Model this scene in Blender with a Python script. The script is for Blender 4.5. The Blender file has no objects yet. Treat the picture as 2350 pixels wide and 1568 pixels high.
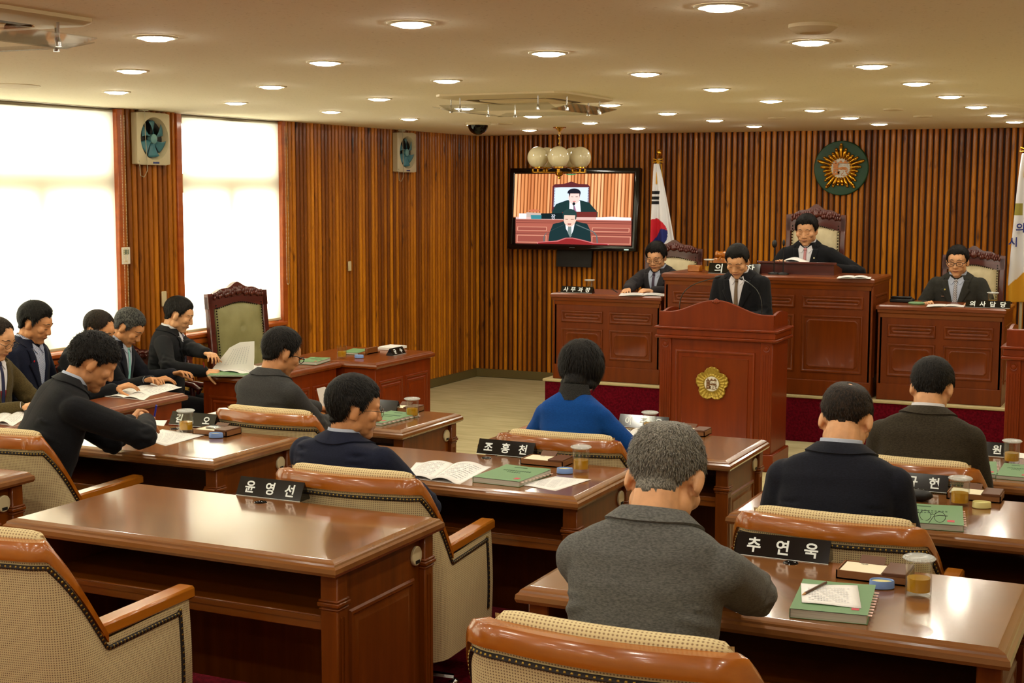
import bpy, bmesh, math, random
import numpy as np
from mathutils import Vector, Matrix, noise
from mathutils.bvhtree import BVHTree
from math import sin, cos, pi, radians, sqrt, atan2
random.seed(7)
C = bpy.context.scene.collection
SC = bpy.context.scene

# ------------------------------------------------------------------ camera
FPX = 3267.3
YAW, PITCH, ROLL = -0.4435, -0.10658, 0.00258
CAM_Z = 2.05
_F = Vector((sin(YAW)*cos(PITCH), cos(YAW)*cos(PITCH), sin(PITCH)))
_R = Vector((cos(YAW), -sin(YAW), 0)); _U = _R.cross(_F)
_cr, _sr = cos(ROLL), sin(ROLL)
RGT = _R*_cr + _U*_sr; UPV = -_R*_sr + _U*_cr
cam_d = bpy.data.cameras.new('camera'); cam = bpy.data.objects.new('camera', cam_d); C.objects.link(cam)
cam_d.sensor_width = 36; cam_d.lens = 36*FPX/2350; cam_d.clip_start = .05
M = Matrix.Identity(4)
for i in range(3):
    M[i][0] = RGT[i]; M[i][1] = UPV[i]; M[i][2] = -_F[i]
M.translation = Vector((0, 0, CAM_Z)); cam.matrix_world = M
SC.camera = cam

def at(px, py, x=None, y=None, z=None):
    """the point of the room seen at a photograph pixel, on a known plane"""
    d = RGT*((px-1175)/FPX) + UPV*((784-py)/FPX) + _F
    t = x/d.x if x is not None else y/d.y if y is not None else (z-CAM_Z)/d.z
    return Vector((0, 0, CAM_Z)) + d*t

# ------------------------------------------------------------------ world, exposure
w = bpy.data.worlds.new('world'); SC.world = w; w.use_nodes = True
bg = w.node_tree.nodes['Background']
bg.inputs[0].default_value = (1.0, .96, .84, 1); bg.inputs[1].default_value = 7.5
SC.view_settings.view_transform = 'Standard'; SC.view_settings.look = 'None'
SC.view_settings.exposure = 0.45; SC.view_settings.gamma = 1; SC.view_settings.use_curve_mapping = False
SC.cycles.max_bounces = 7; SC.cycles.diffuse_bounces = 4; SC.cycles.glossy_bounces = 3
SC.cycles.transmission_bounces = 6; SC.cycles.transparent_max_bounces = 16
SC.cycles.caustics_reflective = False; SC.cycles.caustics_refractive = False
SC.cycles.sample_clamp_indirect = 4
LAMP_POWER = 92.0

# ------------------------------------------------------------------ materials
def lin(c):
    r = []
    for k in c[:3]:
        k = k/255; r.append(k/12.92 if k <= .04045 else ((k+.055)/1.055)**2.4)
    return (*r, 1)
MATS = {}
def mat(name, col=(128, 128, 128), rough=.5, metal=0, spec=.5, coat=0, emis=None, estr=0, trans=0, ior=1.45, alpha=1, bump=None, vary=None, sheen=0):
    if name in MATS: return MATS[name]
    m = bpy.data.materials.new(name); m.use_nodes = True; nt = m.node_tree; b = nt.nodes['Principled BSDF']; MATS[name] = m
    I = b.inputs
    I['Base Color'].default_value = lin(col); I['Roughness'].default_value = rough; I['Metallic'].default_value = metal
    I['Specular IOR Level'].default_value = spec; I['Coat Weight'].default_value = coat; I['Coat Roughness'].default_value = .12
    I['Transmission Weight'].default_value = trans; I['IOR'].default_value = ior; I['Alpha'].default_value = alpha
    if sheen: I['Sheen Weight'].default_value = sheen
    if emis: I['Emission Color'].default_value = lin(emis); I['Emission Strength'].default_value = estr
    if bump or vary:
        tc = nt.nodes.new('ShaderNodeTexCoord')
    if bump:
        sc, st = bump[:2]
        mp = nt.nodes.new('ShaderNodeMapping'); mp.inputs['Scale'].default_value = bump[2] if len(bump) > 2 else (1, 1, 1)
        n = nt.nodes.new('ShaderNodeTexNoise'); n.inputs['Scale'].default_value = sc; n.inputs['Detail'].default_value = 3
        bp = nt.nodes.new('ShaderNodeBump'); bp.inputs['Strength'].default_value = st; bp.inputs['Distance'].default_value = .01
        nt.links.new(tc.outputs['Object'], mp.inputs[0]); nt.links.new(mp.outputs[0], n.inputs[0])
        nt.links.new(n.outputs[0], bp.inputs['Height']); nt.links.new(bp.outputs[0], I['Normal'])
    if vary:
        col2, sc = vary[:2]
        mp = nt.nodes.new('ShaderNodeMapping'); mp.inputs['Scale'].default_value = vary[2] if len(vary) > 2 else (1, 1, 1)
        n = nt.nodes.new('ShaderNodeTexNoise'); n.inputs['Scale'].default_value = sc; n.inputs['Detail'].default_value = 4
        r = nt.nodes.new('ShaderNodeValToRGB'); lo, hi = vary[3] if len(vary) > 3 else (.35, .65)
        r.color_ramp.elements[0].position = lo; r.color_ramp.elements[1].position = hi
        r.color_ramp.elements[0].color = lin(col); r.color_ramp.elements[1].color = lin(col2)
        nt.links.new(tc.outputs['Object'], mp.inputs[0]); nt.links.new(mp.outputs[0], n.inputs[0])
        nt.links.new(n.outputs[0], r.inputs[0]); nt.links.new(r.outputs[0], I['Base Color'])
    return m

def wood(name, c1, c2, axis=0, scale=9, rough=.3, coat=.4, rnd=True, stretch=14, dark=None):
    """streaked wood, the grain running along one axis; every object shifts the pattern"""
    if name in MATS: return MATS[name]
    m = bpy.data.materials.new(name); m.use_nodes = True; nt = m.node_tree; N = nt.nodes; L = nt.links; b = N['Principled BSDF']; MATS[name] = m
    tc = N.new('ShaderNodeTexCoord'); mp = N.new('ShaderNodeMapping'); s = [stretch]*3; s[axis] = 1
    mp.inputs['Scale'].default_value = s
    L.new(tc.outputs['Object'], mp.inputs[0])
    n = N.new('ShaderNodeTexNoise'); n.noise_dimensions = '4D'; n.inputs['Scale'].default_value = scale/6; n.inputs['Detail'].default_value = 6; n.inputs['Roughness'].default_value = .6
    L.new(mp.outputs[0], n.inputs['Vector'])
    r = N.new('ShaderNodeValToRGB'); r.color_ramp.elements[0].position = .3; r.color_ramp.elements[1].position = .7
    r.color_ramp.elements[0].color = lin(c1); r.color_ramp.elements[1].color = lin(c2)
    L.new(n.outputs[0], r.inputs[0]); out = r.outputs[0]
    if rnd:
        oi = N.new('ShaderNodeObjectInfo'); mu = N.new('ShaderNodeMath'); mu.operation = 'MULTIPLY'; mu.inputs[1].default_value = 50
        L.new(oi.outputs['Random'], mu.inputs[0]); L.new(mu.outputs[0], n.inputs['W'])
    if dark:  # slats: each board its own tone, with knots
        r2 = N.new('ShaderNodeValToRGB'); E = r2.color_ramp.elements
        E[0].position = 0; E[0].color = (.42, .33, .28, 1); E[1].position = 1; E[1].color = (1.35, 1.4, 1.1, 1)
        e = E.new(.55); e.color = (.9, .82, .75, 1)
        L.new(oi.outputs['Random'], r2.inputs[0])
        mx = N.new('ShaderNodeMix'); mx.data_type = 'RGBA'; mx.blend_type = 'MULTIPLY'; mx.inputs[0].default_value = 1
        L.new(out, mx.inputs[6]); L.new(r2.outputs[0], mx.inputs[7]); out = mx.outputs[2]
        mp2 = N.new('ShaderNodeMapping'); mp2.inputs['Scale'].default_value = (10, 10, 2.6)
        k = N.new('ShaderNodeTexNoise'); k.noise_dimensions = '4D'; k.inputs['Scale'].default_value = 1.3; k.inputs['Detail'].default_value = 3
        L.new(tc.outputs['Object'], mp2.inputs[0]); L.new(mp2.outputs[0], k.inputs['Vector']); L.new(mu.outputs[0], k.inputs['W'])
        r3 = N.new('ShaderNodeValToRGB'); r3.color_ramp.elements[0].position = .62; r3.color_ramp.elements[1].position = .72
        r3.color_ramp.elements[0].color = (1, 1, 1, 1); r3.color_ramp.elements[1].color = lin(dark)
        L.new(k.outputs[0], r3.inputs[0])
        mx2 = N.new('ShaderNodeMix'); mx2.data_type = 'RGBA'; mx2.blend_type = 'MULTIPLY'; mx2.inputs[0].default_value = .85
        L.new(out, mx2.inputs[6]); L.new(r3.outputs[0], mx2.inputs[7]); out = mx2.outputs[2]
    L.new(out, b.inputs['Base Color'])
    b.inputs['Roughness'].default_value = rough; b.inputs['Coat Weight'].default_value = coat; b.inputs['Coat Roughness'].default_value = .09
    b.inputs['Specular IOR Level'].default_value = .25 if coat < .3 else .5
    bp = N.new('ShaderNodeBump'); bp.inputs['Strength'].default_value = .12; bp.inputs['Distance'].default_value = .002
    L.new(n.outputs[0], bp.inputs['Height']); L.new(bp.outputs[0], b.inputs['Normal'])
    return m

# ------------------------------------------------------------------ mesh builder
class MB:
    def __init__(s, M=None):
        s.v = []; s.f = []; s.m = []; s.uv = []; s.M = M or Matrix.Identity(4); s.mi = 0
    def add(s, vs, fs, uvs=None):
        o = len(s.v); M = s.M
        s.v += [tuple(M @ Vector(p)) for p in vs]
        for i, f in enumerate(fs):
            s.f.append(tuple(o+k for k in f)); s.m.append(s.mi); s.uv.append(uvs[i] if uvs else None)
        return s
    def box(s, x0, x1, y0, y1, z0, z1, c=0):
        if x0 > x1: x0, x1 = x1, x0
        if y0 > y1: y0, y1 = y1, y0
        if z0 > z1: z0, z1 = z1, z0
        if c <= 0:
            v = [(x, y, z) for z in (z0, z1) for y in (y0, y1) for x in (x0, x1)]
            return s.add(v, [(0, 2, 3, 1), (4, 5, 7, 6), (0, 1, 5, 4), (2, 6, 7, 3), (0, 4, 6, 2), (1, 3, 7, 5)])
        c = min(c, (x1-x0)/2.1, (y1-y0)/2.1, (z1-z0)/2.1)
        X = (x0, x1); Y = (y0, y1); Z = (z0, z1); v = []; idx = {}
        for i in (0, 1):
            for j in (0, 1):
                for k in (0, 1):
                    sx, sy, sz = (1, -1)[i]*c, (1, -1)[j]*c, (1, -1)[k]*c
                    for a, p in enumerate(((X[i], Y[j]+sy, Z[k]+sz), (X[i]+sx, Y[j], Z[k]+sz), (X[i]+sx, Y[j]+sy, Z[k]))):
                        idx[i, j, k, a] = len(v); v.append(p)
        f = []
        for i in (0, 1):
            q = [idx[i, 0, 0, 0], idx[i, 1, 0, 0], idx[i, 1, 1, 0], idx[i, 0, 1, 0]]; f.append(q if i else q[::-1])
            q = [idx[0, i, 0, 1], idx[1, i, 0, 1], idx[1, i, 1, 1], idx[0, i, 1, 1]]; f.append(q[::-1] if i else q)
            q = [idx[0, 0, i, 2], idx[1, 0, i, 2], idx[1, 1, i, 2], idx[0, 1, i, 2]]; f.append(q if i else q[::-1])
        for i in (0, 1):
            for j in (0, 1):
                q = [idx[i, j, 0, 0], idx[i, j, 0, 1], idx[i, j, 1, 1], idx[i, j, 1, 0]]; f.append(q if i == j else q[::-1])
                q = [idx[i, 0, j, 0], idx[i, 0, j, 2], idx[i, 1, j, 2], idx[i, 1, j, 0]]; f.append(q[::-1] if i == j else q)
                q = [idx[0, i, j, 1], idx[0, i, j, 2], idx[1, i, j, 2], idx[1, i, j, 1]]; f.append(q if i == j else q[::-1])
        for i in (0, 1):
            for j in (0, 1):
                for k in (0, 1):
                    q = [idx[i, j, k, 0], idx[i, j, k, 1], idx[i, j, k, 2]]; f.append(q if (i+j+k) % 2 else q[::-1])
        return s.add(v, f)
    def prism(s, pts, z0, z1):
        """polygon in xy swept along z"""
        n = len(pts); a = sum(pts[i][0]*pts[(i+1) % n][1]-pts[(i+1) % n][0]*pts[i][1] for i in range(n))
        if a < 0: pts = pts[::-1]
        if z0 > z1: z0, z1 = z1, z0
        v = [(p[0], p[1], z0) for p in pts]+[(p[0], p[1], z1) for p in pts]
        f = [tuple(range(n))[::-1], tuple(range(n, 2*n))]+[(i, (i+1) % n, n+(i+1) % n, n+i) for i in range(n)]
        return s.add(v, f)
    def rings(s, x0, x1, y0, y1, prof, fill=True, notch=0, under=None):
        """nested rectangles (inset, height): panels, mouldings, table tops. faces +z"""
        loops = []; v = []
        for ins, h in prof:
            a, b, c, d = x0+ins, x1-ins, y0+ins, y1-ins
            if notch:
                q = notch
                P = [(a+q, c), (b-q, c), (b, c+q), (b, d-q), (b-q, d), (a+q, d), (a, d-q), (a, c+q)]
            else: P = [(a, c), (b, c), (b, d), (a, d)]
            loops.append([len(v)+i for i in range(len(P))]); v += [(p[0], p[1], h) for p in P]
        f = []; n = len(loops[0])
        for A, B in zip(loops, loops[1:]):
            f += [(A[i], A[(i+1) % n], B[(i+1) % n], B[i]) for i in range(n)]
        if fill: f.append(tuple(loops[-1]))
        if under is not None: f.append(tuple(loops[0][::-1]))
        return s.add(v, f)
    def lathe(s, prof, n=24, c=(0, 0, 0), cap=True):
        v = []; f = []; k = len(prof)
        for i in range(n):
            a = 2*pi*i/n
            v += [(c[0]+r*cos(a), c[1]+r*sin(a), c[2]+z) for r, z in prof]
        for i in range(n):
            j = (i+1) % n
            f += [(i*k+q, j*k+q, j*k+q+1, i*k+q+1) for q in range(k-1)]
        if cap:
            if prof[0][0] > 1e-6: f.append(tuple(i*k for i in range(n))[::-1])
            if prof[-1][0] > 1e-6: f.append(tuple(i*k+k-1 for i in range(n)))
        return s.add(v, f)
    def tube(s, pts, r, n=8, cap=True, flat=1.0, closed=False):
        pts = [Vector(p) for p in pts]; R = r if isinstance(r, (list, tuple)) else [r]*len(pts); v = []; f = []
        up = None; m = len(pts)
        for i, p in enumerate(pts):
            a = pts[(i-1) % m] if (closed or i > 0) else p; b = pts[(i+1) % m] if (closed or i < m-1) else p
            t = (b-a).normalized()
            if up is None: up = Vector((0, 0, 1)) if abs(t.z) < .9 else Vector((1, 0, 0))
            x = t.cross(up).normalized(); up = x.cross(t).normalized()
            v += [tuple(p+x*(R[i]*cos(2*pi*k/n))+up*(R[i]*flat*sin(2*pi*k/n))) for k in range(n)]
        for i in range(m if closed else m-1):
            j = (i+1) % m
            f += [(i*n+k, i*n+(k+1) % n, j*n+(k+1) % n, j*n+k) for k in range(n)]
        if cap and not closed: f += [tuple(range(n))[::-1], tuple(range((m-1)*n, m*n))]
        return s.add(v, f)
    def grid(s, fn, nu, nv, closed=False, flip=False, uvs=None):
        v = [tuple(fn(i/nu, j/nv)) for j in range(nv+1) for i in range(nu+(0 if closed else 1))]
        w = nu if closed else nu+1; f = []; U = []
        for j in range(nv):
            for i in range(nu):
                a, b = j*w+i, j*w+(i+1) % w
                q = (a, b, b+w, a+w); c = [(i/nu, j/nv), ((i+1)/nu, j/nv), ((i+1)/nu, (j+1)/nv), (i/nu, (j+1)/nv)]
                if uvs: c = [uvs(*p) for p in c]
                if flip: q = q[::-1]; c = c[::-1]
                f.append(q); U.append(c)
        return s.add(v, f, U)
    def ball(s, c, r, nu=12, nv=8):
        if not isinstance(r, (list, tuple)): r = (r, r, r)
        v = [(c[0], c[1], c[2]-r[2])]; f = []
        for j in range(1, nv):
            t = -pi/2+pi*j/nv
            v += [(c[0]+r[0]*cos(t)*cos(2*pi*i/nu), c[1]+r[1]*cos(t)*sin(2*pi*i/nu), c[2]+r[2]*sin(t)) for i in range(nu)]
        v.append((c[0], c[1], c[2]+r[2])); e = len(v)-1
        for i in range(nu):
            j = (i+1) % nu
            f.append((0, 1+j, 1+i)); f.append((e, e-nu+i, e-nu+j))
            for q in range(nv-2):
                a = 1+q*nu; f.append((a+i, a+j, a+nu+j, a+nu+i))
        return s.add(v, f)
    def mesh(s, name, mats, smooth=38):
        me = bpy.data.meshes.new(name); me.from_pydata(s.v, [], s.f)
        for m in (mats if isinstance(mats, (list, tuple)) else [mats]): me.materials.append(m)
        if any(s.m): me.polygons.foreach_set('material_index', s.m)
        if any(u for u in s.uv):
            ul = me.uv_layers.new(name='UVMap'); d = []
            for f, u in zip(s.f, s.uv):
                for k in range(len(f)): d += list(u[k]) if u else [0, 0]
            ul.data.foreach_set('uv', d)
        if smooth:
            me.polygons.foreach_set('use_smooth', [True]*len(me.polygons)); me.set_sharp_from_angle(angle=radians(smooth))
        me.update(); return me
    def build(s, name, mats, parent=None, smooth=38, label=None):
        o = bpy.data.objects.new(name, s.mesh(name, mats, smooth)); C.objects.link(o)
        if parent is not None: o.parent = parent
        if label: o['label'] = label
        return o

def FR(o, x, y):
    """frame: origin and two in-plane axes; z is out of the plane"""
    x = Vector(x).normalized(); y = Vector(y).normalized(); z = x.cross(y); m = Matrix.Identity(4)
    for i in range(3): m[i][0] = x[i]; m[i][1] = y[i]; m[i][2] = z[i]; m[i][3] = o[i]
    return m
def TR(x=0, y=0, z=0, rx=0, ry=0, rz=0, s=1):
    return Matrix.Translation((x, y, z)) @ Matrix.Rotation(rz, 4, 'Z') @ Matrix.Rotation(ry, 4, 'Y') @ Matrix.Rotation(rx, 4, 'X') @ Matrix.Scale(s, 4)
def thing(name, label, cat, loc=(0, 0, 0), rotz=0, group=None, rot=None):
    o = bpy.data.objects.new(name, None); C.objects.link(o); o.empty_display_size = .1
    o.location = loc; o.rotation_euler = rot or (0, 0, rotz); o['label'] = label; o['category'] = cat
    if group: o['group'] = group
    return o
def tag(o, label, cat, group=None):
    o['label'] = label; o['category'] = cat
    if group: o['group'] = group
    return o
def struct(o): o['kind'] = 'structure'; return o
def kids(o): return [c for c in bpy.data.objects if c.parent == o]
def dup(root, loc, rotz=None, label=None, group=None, rot=None):
    def cp(o, par):
        c = o.copy(); C.objects.link(c)
        if par is not None: c.parent = par
        for ch in KID.get(o.name, []): cp(ch, c)
        return c
    KID = {}
    for o in C.objects:
        if o.parent: KID.setdefault(o.parent.name, []).append(o)
    r = cp(root, None); r.location = loc
    if rotz is not None: r.rotation_euler = (0, 0, rotz)
    if rot is not None: r.rotation_euler = rot
    if label: r['label'] = label
    if group: r['group'] = group
    return r
def copy_part(o, parent, loc):
    c = o.copy(); C.objects.link(c); c.parent = parent; c.location = loc; return c

_fonts = {}
def text_mb(s, size, depth=.001, bold=0.0, sx=1.0):
    """flat lettering as mesh data (verts, faces), centred, in the xy plane facing +z"""
    cu = bpy.data.curves.new('t', 'FONT'); cu.body = s; cu.size = size; cu.extrude = depth/2; cu.offset = bold
    cu.align_x = 'CENTER'; cu.align_y = 'CENTER'; cu.resolution_u = 3
    o = bpy.data.objects.new('t', cu); C.objects.link(o)
    me = bpy.data.meshes.new_from_object(o.evaluated_get(bpy.context.evaluated_depsgraph_get()))
    v = [tuple(p.co) for p in me.vertices]; f = [tuple(p.vertices) for p in me.polygons]
    bpy.data.objects.remove(o); bpy.data.curves.remove(cu); bpy.data.meshes.remove(me)
    if v:
        cx = (min(p[0] for p in v)+max(p[0] for p in v))/2; cy = (min(p[1] for p in v)+max(p[1] for p in v))/2
        v = [((p[0]-cx)*sx, p[1]-cy, p[2]+depth/2) for p in v]
    return v, f
# ------------------------------------------------------------------ common materials
M_slat = wood('slat wood', (150, 86, 10), (198, 124, 20), axis=2, scale=14, rough=.42, coat=.25, stretch=12, dark=(64, 30, 8))
M_wallback = mat('wall backing', (44, 16, 6), .7)
M_maho = wood('mahogany', (88, 40, 2), (116, 56, 4), axis=2, scale=9, rough=.36, coat=.15)
M_mahoh = wood('mahogany level grain', (98, 48, 4), (128, 66, 8), axis=0, scale=9, rough=.28, coat=.4)
M_top = wood('desk top veneer', (110, 66, 30), (134, 86, 42), axis=0, scale=7, rough=.2, coat=.6, stretch=9)
M_red = wood('red mahogany', (104, 36, 1), (124, 46, 2), axis=2, scale=9, rough=.36, coat=.15)
M_darkwood = wood('dark carved wood', (66, 20, 12), (92, 32, 18), axis=0, scale=9, rough=.3, coat=.4)
M_arm = wood('orange arm wood', (150, 84, 14), (184, 110, 28), axis=1, scale=8, rough=.25, coat=.5)
M_trimwood = wood('window trim wood', (150, 66, 14), (178, 88, 22), axis=1, scale=8, rough=.35, coat=.3)
M_black = mat('black gloss', (8, 8, 9), .12, coat=.3)
M_blackm = mat('black matt', (12, 12, 12), .5)
M_white = mat('white paint', (225, 220, 205), .45)
M_ivory = mat('ivory plastic', (205, 190, 150), .4)
M_chrome = mat('chrome', (200, 200, 200), .15, 1)
M_brass = mat('brass', (200, 150, 50), .2, 1)
M_gold = mat('gold', (214, 160, 48), .22, 1)
M_paper = mat('paper', (232, 230, 226), .6)
M_ink = mat('ink', (60, 60, 66), .8)
M_letter = mat('pearl lettering', (226, 234, 232), .3)

# ------------------------------------------------------------------ room
LX, FY, RX, BY, CZ = -7.05, 13.9, 1.05, -3.0, 2.623
M_floor = mat('beige carpet', (176, 164, 122), .95, spec=.1, bump=(260, .25), vary=((192, 180, 138), 3, (1, 5, 1)))
M_carpet = mat('burgundy carpet', (104, 8, 26), .95, spec=.1, bump=(300, .3), vary=((76, 4, 18), 60))
M_ceil = mat('ceiling board', (250, 243, 220), .85, spec=.2, vary=((222, 212, 184), 70, (1, 1, 1), (.62, .74)))
M_wall = mat('rear wall paint', (208, 192, 150), .8)
M_base = mat('olive skirting', (104, 92, 52), .5)
b = MB(); b.box(LX-.2, RX+.2, BY-.2, FY+.2, -.1, 0); struct(b.build('floor', M_floor, smooth=0))
b = MB(); b.box(LX-.35, RX+.2, BY-.2, FY+.2, CZ, CZ+.12); struct(b.build('ceiling', M_ceil, smooth=0))
b = MB(); b.box(RX, RX+.15, BY-.2, FY+.2, 0, CZ); struct(b.build('wall_right', mat('cream side wall', (208, 192, 150), .8), smooth=0))
b = MB(); b.box(LX-.2, RX+.2, BY-.2, BY, 0, CZ); struct(b.build('wall_rear', M_wall, smooth=0))
# the tiers the councillors sit on, and the raised platform at the front
T1, T2 = .16, .08
b = MB(); b.box(-5.35, RX, BY, 5.93, 0, T2, .008); struct(b.build('platform_middle_tier', M_carpet)); 
b = MB(); b.box(-5.35, RX, BY, 4.38, T2, T1, .008); struct(b.build('platform_rear_tier', M_carpet))
DZ = .385; DF = 11.42
b = MB(); b.box(-5.1, RX, DF, FY, 0, DZ-.025); b.mi = 1; b.box(-5.12, RX, DF-.015, FY, DZ-.025, DZ, .006)
struct(b.build('platform_front', [M_carpet, mat('platform nosing', (190, 175, 130), .5)]))

# slatted walls: recessed dark backing and one mesh per board
def slat_mesh(h, wd=.041, dp=.026):
    b = MB(); P = [(-wd/2, 0), (-wd/2, dp*.55), (-wd*.3, dp*.92), (0, dp), (wd*.3, dp*.92), (wd/2, dp*.55), (wd/2, 0)]
    b.prism([(p[0], -p[1]) for p in P], 0, h)
    return b.mesh('slat', M_slat, 50)
PITCH_S = .0575
front = MB(); front.box(LX-.2, RX, FY, FY+.15, 0, CZ); front = struct(front.build('wall_front', M_wallback, smooth=0))
me = slat_mesh(CZ-.09)
x = LX+.03
while x < -.75:
    o = bpy.data.objects.new('slat', me); C.objects.link(o); o.parent = front
    o.location = (x+random.uniform(-.002, .002), FY, .09); x += PITCH_S
b = MB(); b.box(-.75, RX, FY-.02, FY, .09, CZ); b.build('wall_panel', M_slat, front)
# left wall with its window openings
WIN = [(.2, 2.4), (3.06, 5.26), (5.92, 8.13), (8.84, 10.19)]   # y ranges
ZS = .93; ZT = CZ-.01
lw = MB(); ys = [BY-.2]
for a, c in WIN: ys += [a, c]
ys.append(FY)
for i in range(0, len(ys), 2): lw.box(LX-.2, LX, ys[i], ys[i+1], 0, CZ)
for a, c in WIN: lw.box(LX-.2, LX, a, c, 0, ZS-.02)
left = struct(lw.build('wall_left', M_wallback, smooth=0))
me_full = me; me_low = slat_mesh(ZS-.19)
y = BY
while y < FY-.03:
    inw = any(a-.03 < y < c+.03 for a, c in WIN)
    if (y > 4.4):
        o = bpy.data.objects.new('slat', me_low if inw else me_full); C.objects.link(o); o.parent = left
        o.location = (LX, y, .09); o.rotation_euler = (0, 0, pi/2)
    y += PITCH_S
b = MB(); b.box(LX, LX+.02, BY, 4.4, .09, ZS-.1); b.build('wall_panel', M_slat, left)
for n, bx in (('baseboard_left', (LX, LX+.035, BY, FY)), ('baseboard_front', (LX, -5.12, FY-.035, FY))):
    b = MB(); b.box(*bx, 0, .092, .006); struct(b.build(n, M_base))

# windows: timber frame, mullions, glass, sill and a drawn roller blind
def clearmat(name, tint=(1, 1, 1), k=.08, rough=.03):
    m = bpy.data.materials.new(name); m.use_nodes = True; nt = m.node_tree; nt.nodes.remove(nt.nodes['Principled BSDF'])
    a = nt.nodes.new('ShaderNodeBsdfTransparent'); a.inputs[0].default_value = (*tint, 1)
    g = nt.nodes.new('ShaderNodeBsdfGlossy'); g.inputs['Roughness'].default_value = rough
    lw = nt.nodes.new('ShaderNodeMath'); lw.operation = 'POWER'; lw.inputs[1].default_value = 5; fc = nt.nodes.new('ShaderNodeLayerWeight'); fc.inputs[0].default_value = .5; nt.links.new(fc.outputs['Facing'], lw.inputs[0])
    mu = nt.nodes.new('ShaderNodeMath'); mu.operation = 'ADD'; mu.inputs[1].default_value = k; mu.use_clamp = True
    x = nt.nodes.new('ShaderNodeMixShader'); L = nt.links
    L.new(lw.outputs[0], mu.inputs[0]); L.new(mu.outputs[0], x.inputs[0]); L.new(a.outputs[0], x.inputs[1]); L.new(g.outputs[0], x.inputs[2])
    L.new(x.outputs[0], nt.nodes['Material Output'].inputs[0]); MATS[name] = m; return m
M_glass = clearmat('window glass', (.95, .97, .96), .0)
m = bpy.data.materials.new('blind cloth'); m.use_nodes = True; nt = m.node_tree; nt.nodes.remove(nt.nodes['Principled BSDF'])
tl = nt.nodes.new('ShaderNodeBsdfTranslucent'); tl.inputs[0].default_value = (.80, .77, .66, 1)
df = nt.nodes.new('ShaderNodeBsdfDiffuse'); df.inputs[0].default_value = (.80, .76, .66, 1)
mx = nt.nodes.new('ShaderNodeMixShader'); mx.inputs[0].default_value = .45
nt.links.new(tl.outputs[0], mx.inputs[1]); nt.links.new(df.outputs[0], mx.inputs[2]); nt.links.new(mx.outputs[0], nt.nodes['Material Output'].inputs[0])
M_blind = m
bead = MB(); bead.ball((0, 0, 0), .0035, 6, 4); bead_v, bead_f = bead.v, bead.f
def chain(y, z0, z1, x=LX+.05, gap=.035, tilt=0):
    b = MB(); n = int((z1-z0)/.011)
    for s in (-1, 1):
        for k in range(n):
            t = k/n; b.M = TR(x, y+s*gap/2+tilt*(1-t), z0+(z1-z0)*t); b.add(bead_v, bead_f)
    for k in range(7):
        a = pi*k/6; b.M = TR(x, y-gap/2*cos(a)+tilt, z0-gap/2*sin(a)); b.add(bead_v, bead_f)
    return b
for i, (a, c) in enumerate(WIN):
    z0, z1 = ZS-.02, ZT
    fr = MB(); xo, xi = LX-.13, LX-.075
    for (y0, y1, q0, q1) in ((a, a+.06, z0, z1), (c-.06, c, z0, z1), (a, c, z1-.06, z1), (a, c, z0, z0+.05)):
        fr.box(xo, xi, y0, y1, q0, q1, .004)
    zm = 2.09; nn = 2 if c-a < 2 else 3
    fr.box(xo-.01, xi+.02, a+.06, c-.06, zm-.075, zm+.075, .004)
    for k in range(1, nn): fr.box(xo-.01, xi+.01, a+(c-a)*k/nn-.055, a+(c-a)*k/nn+.055, z0+.05, zm-.075, .004)
    wn = struct(fr.build('window_%d' % (i+1), mat('pale window frame', (200, 180, 140), .5)))
    g = MB(); g.box(xo+.02, xo+.026, a+.05, c-.05, z0+.04, z1-.06); g.build('pane', M_glass, wn, 0)
    sl = MB(); sl.box(LX-.2, LX+.06, a-.03, c+.03, ZS-.05, ZS-.015, .008); sl.box(LX, LX+.045, a-.03, c+.03, ZS-.10, ZS-.052, .01); sl.build('window_sill', M_trimwood, wn)
    for yy in (a-.02, c+.02):
        t = MB(); t.box(LX-.02, LX+.045, yy-.032, yy+.032, ZS-.05, CZ-.005, .006); t.build('window_casing', M_trimwood, wn)
names = ['roller blind drawn down over the window nearest the camera position', 'roller blind drawn down over the second window from the room rear',
         'wide cream roller blind glowing with daylight left of the fan pillar', 'narrower cream roller blind glowing with daylight right of the fan pillar']
for i, (a, c) in enumerate(WIN):
    t = thing('roller_blind', names[i], 'blind', (LX+.02, 0, 0), group='roller blinds along the window wall')
    off = .055 if i == 3 else 0
    b = MB(); x = -.012 if i < 3 else -.012
    b.grid(lambda u, v: (x+.002*sin(u*9), a+.005+off+u*(c-a-.01-off), ZS+.012+v*(ZT-ZS-.018)), 12, 1); cl = b.build('blind_cloth', M_blind, t)
    b = MB(); b.box(x-.008, x+.008, a+.01+off, c-.01, ZS-.004, ZS+.018, .004); b.build('bottom_bar', M_ivory, t)
    b = MB(); b.tube([(x-.02, a+off, CZ-.022), (x-.02, c, CZ-.022)], .02, 10); b.build('roller_tube', mat('blind tube', (120, 108, 90), .5), t)
    b = chain(c+.025, 1.0+.15 if i == 2 else 1.25, CZ-.04, .045); b.build('pull_chain', M_ivory, t)

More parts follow.
